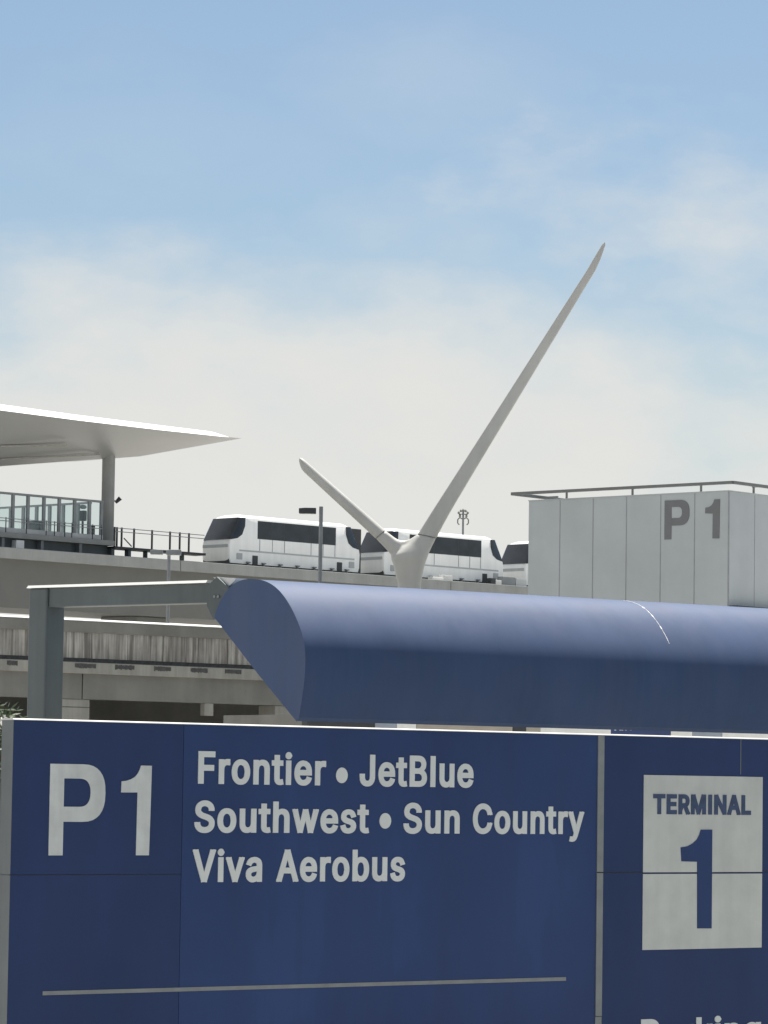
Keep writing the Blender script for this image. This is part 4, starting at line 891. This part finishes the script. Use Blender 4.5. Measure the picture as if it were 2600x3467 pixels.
sm = o.modifiers.new('smooth', 'SMOOTH'); sm.factor = .6; sm.iterations = 14
T.part('arm', MB().loft([ringpt(a, b, .85 - .026*min(i, 5), 2.8 + .6*min(i, 5), 40, .03) for i, (a, b) in enumerate(densify(rarm[:3], 5) + rarm[3:])]), MT['pylon'], smooth=75)
T.part('arm', MB().loft([ringpt(a, b, .95, 2.05, 36, .03) for a, b in larm]), MT['pylon'], smooth=75)
def joint(Lp, Rp, k, e):
    (s0, z0), (s1, z1) = PY.px(*Lp), PY.px(*Rp)
    ax = Vector((-(z1 - z0), 0, s1 - s0)).normalized()*.006
    A = ringpt(Lp, Rp, k, e); c = sum((Vector(p) for p in A), Vector())/len(A)
    A = [c + (Vector(p) - c)*1.004 for p in A]
    T.part('joint', MB().loft([[p - ax for p in A], [p + ax for p in A]]), MT['joint'])
joint(*rjt, .85, 2.8); joint(*ljt, .9, 2.6)

# ------------------------------------------------------------------ grey tower marked P1
TW = Fr(130, 2130, 2655, 118)
tz_ = lambda u, v: TW.z(u, v)
t0, t1 = TW.s(1789,1850), TW.s(2467,1850)
ztw = (TW.z(1789,1696) + TW.z(2130,1680) + TW.z(2470,1663))/3
dep = 9.0
T = Thing(TW, 'parking_tower', 'grey panelled stair tower marked P1 behind the blue housing', 'tower', ((t0 + t1)/2, dep/2, 0))
T.part('walls', MB().box(t0, t1, 0, dep, 0, ztw), MT['tower'])
us = [1895, 2007, 2120, 2236, 2351]
jm = MB()
for u in us:
    x = TW.s(u, 1850); jm.box(x - .018, x + .018, -.006, -.002, .5, ztw - .02)
for k in range(1, 6):
    jm.box(t1 + .002, t1 + .006, k*1.5 - .012, k*1.5 + .012, .5, ztw - .02)
T.part('panel_joint', jm, MT['tower_joint'])
T.part('corner_trim', MB().box(t1 - .03, t1 + .012, -.012, .03, .2, ztw - .02), MT['tower_joint'])
T.part('coping', MB().box(t0 - .02, t1 + .02, -.02, dep + .02, ztw + .001, ztw + .03), MT['tower'])
T.part('base_shadow_gap', MB().box(t1 + .01, t1 + .35, .05, dep, 0, TW.z(2467, 2050)), MT['dark'])  # dark box painted in for the shadow gap at the tower's corner
zf4 = lambda x, y: (1700 + x*.5425, 1550 + y*.5425)
pm = letterP(TW.px, dict(tl=zf4(1016,268), ctl=zf4(1058,308), bl=zf4(1008,511), r=zf4(1170,345), cr=zf4(1124,345), cbl=zf4(1056,378), ob=zf4(1056,424)), -.02, -.0065)
T.part('letter', pm, MT['tower_letter'], smooth=30)
one = [(1325,260),(1360,258),(1356,503),(1314,503),(1316,348),(1268,347),(1270,311),(1290,309),(1308,297),(1320,278)]
T.part('numeral', MB().psz([TW.px(*zf4(*p)) for p in one], -.02, -.0065), MT['tower_letter'])
# roof rail ring that overhangs the walls
rd = -.06
zra = TW.z(2100, 1653, rd)
ra, rb = TW.s(1733,1671,rd), TW.s(2481,1631,rd)
rail = MB(); hh = .075
for p, q in (((ra,rd),(rb,rd)),((rb,rd),(rb,dep+.06)),((rb,dep+.06),(ra,dep+.06)),((ra,dep+.06),(ra,rd))):
    rail.bar((p[0],p[1],zra), (q[0],q[1],zra), .10, .10)
rl = T.part('roof_rail', rail, MT['rail'])
for u in (1912, 2135, 2367):
    x = TW.s(u, 1670, rd); T.part('rail_post', MB().tube((x, .05, zra - .04), (x, .05, ztw + .03), .04, n=8).bar((x, rd, zra - .02), (x, .1, zra - .02), .06, .05), MT['rail'])
for k in (1.5, 4.5, 7.5):
    T.part('rail_post', MB().tube((t1 - .05, k, zra - .04), (t1 - .05, k, ztw + .03), .04, n=8).bar((rb, k, zra - .02), (t1 - .1, k, zra - .02), .06, .05), MT['rail'])
    T.part('rail_post', MB().tube((t0 + .05, k, zra - .04), (t0 + .05, k, ztw + .03), .04, n=8).bar((ra, k, zra - .02), (t0 + .1, k, zra - .02), .06, .05), MT['rail'])
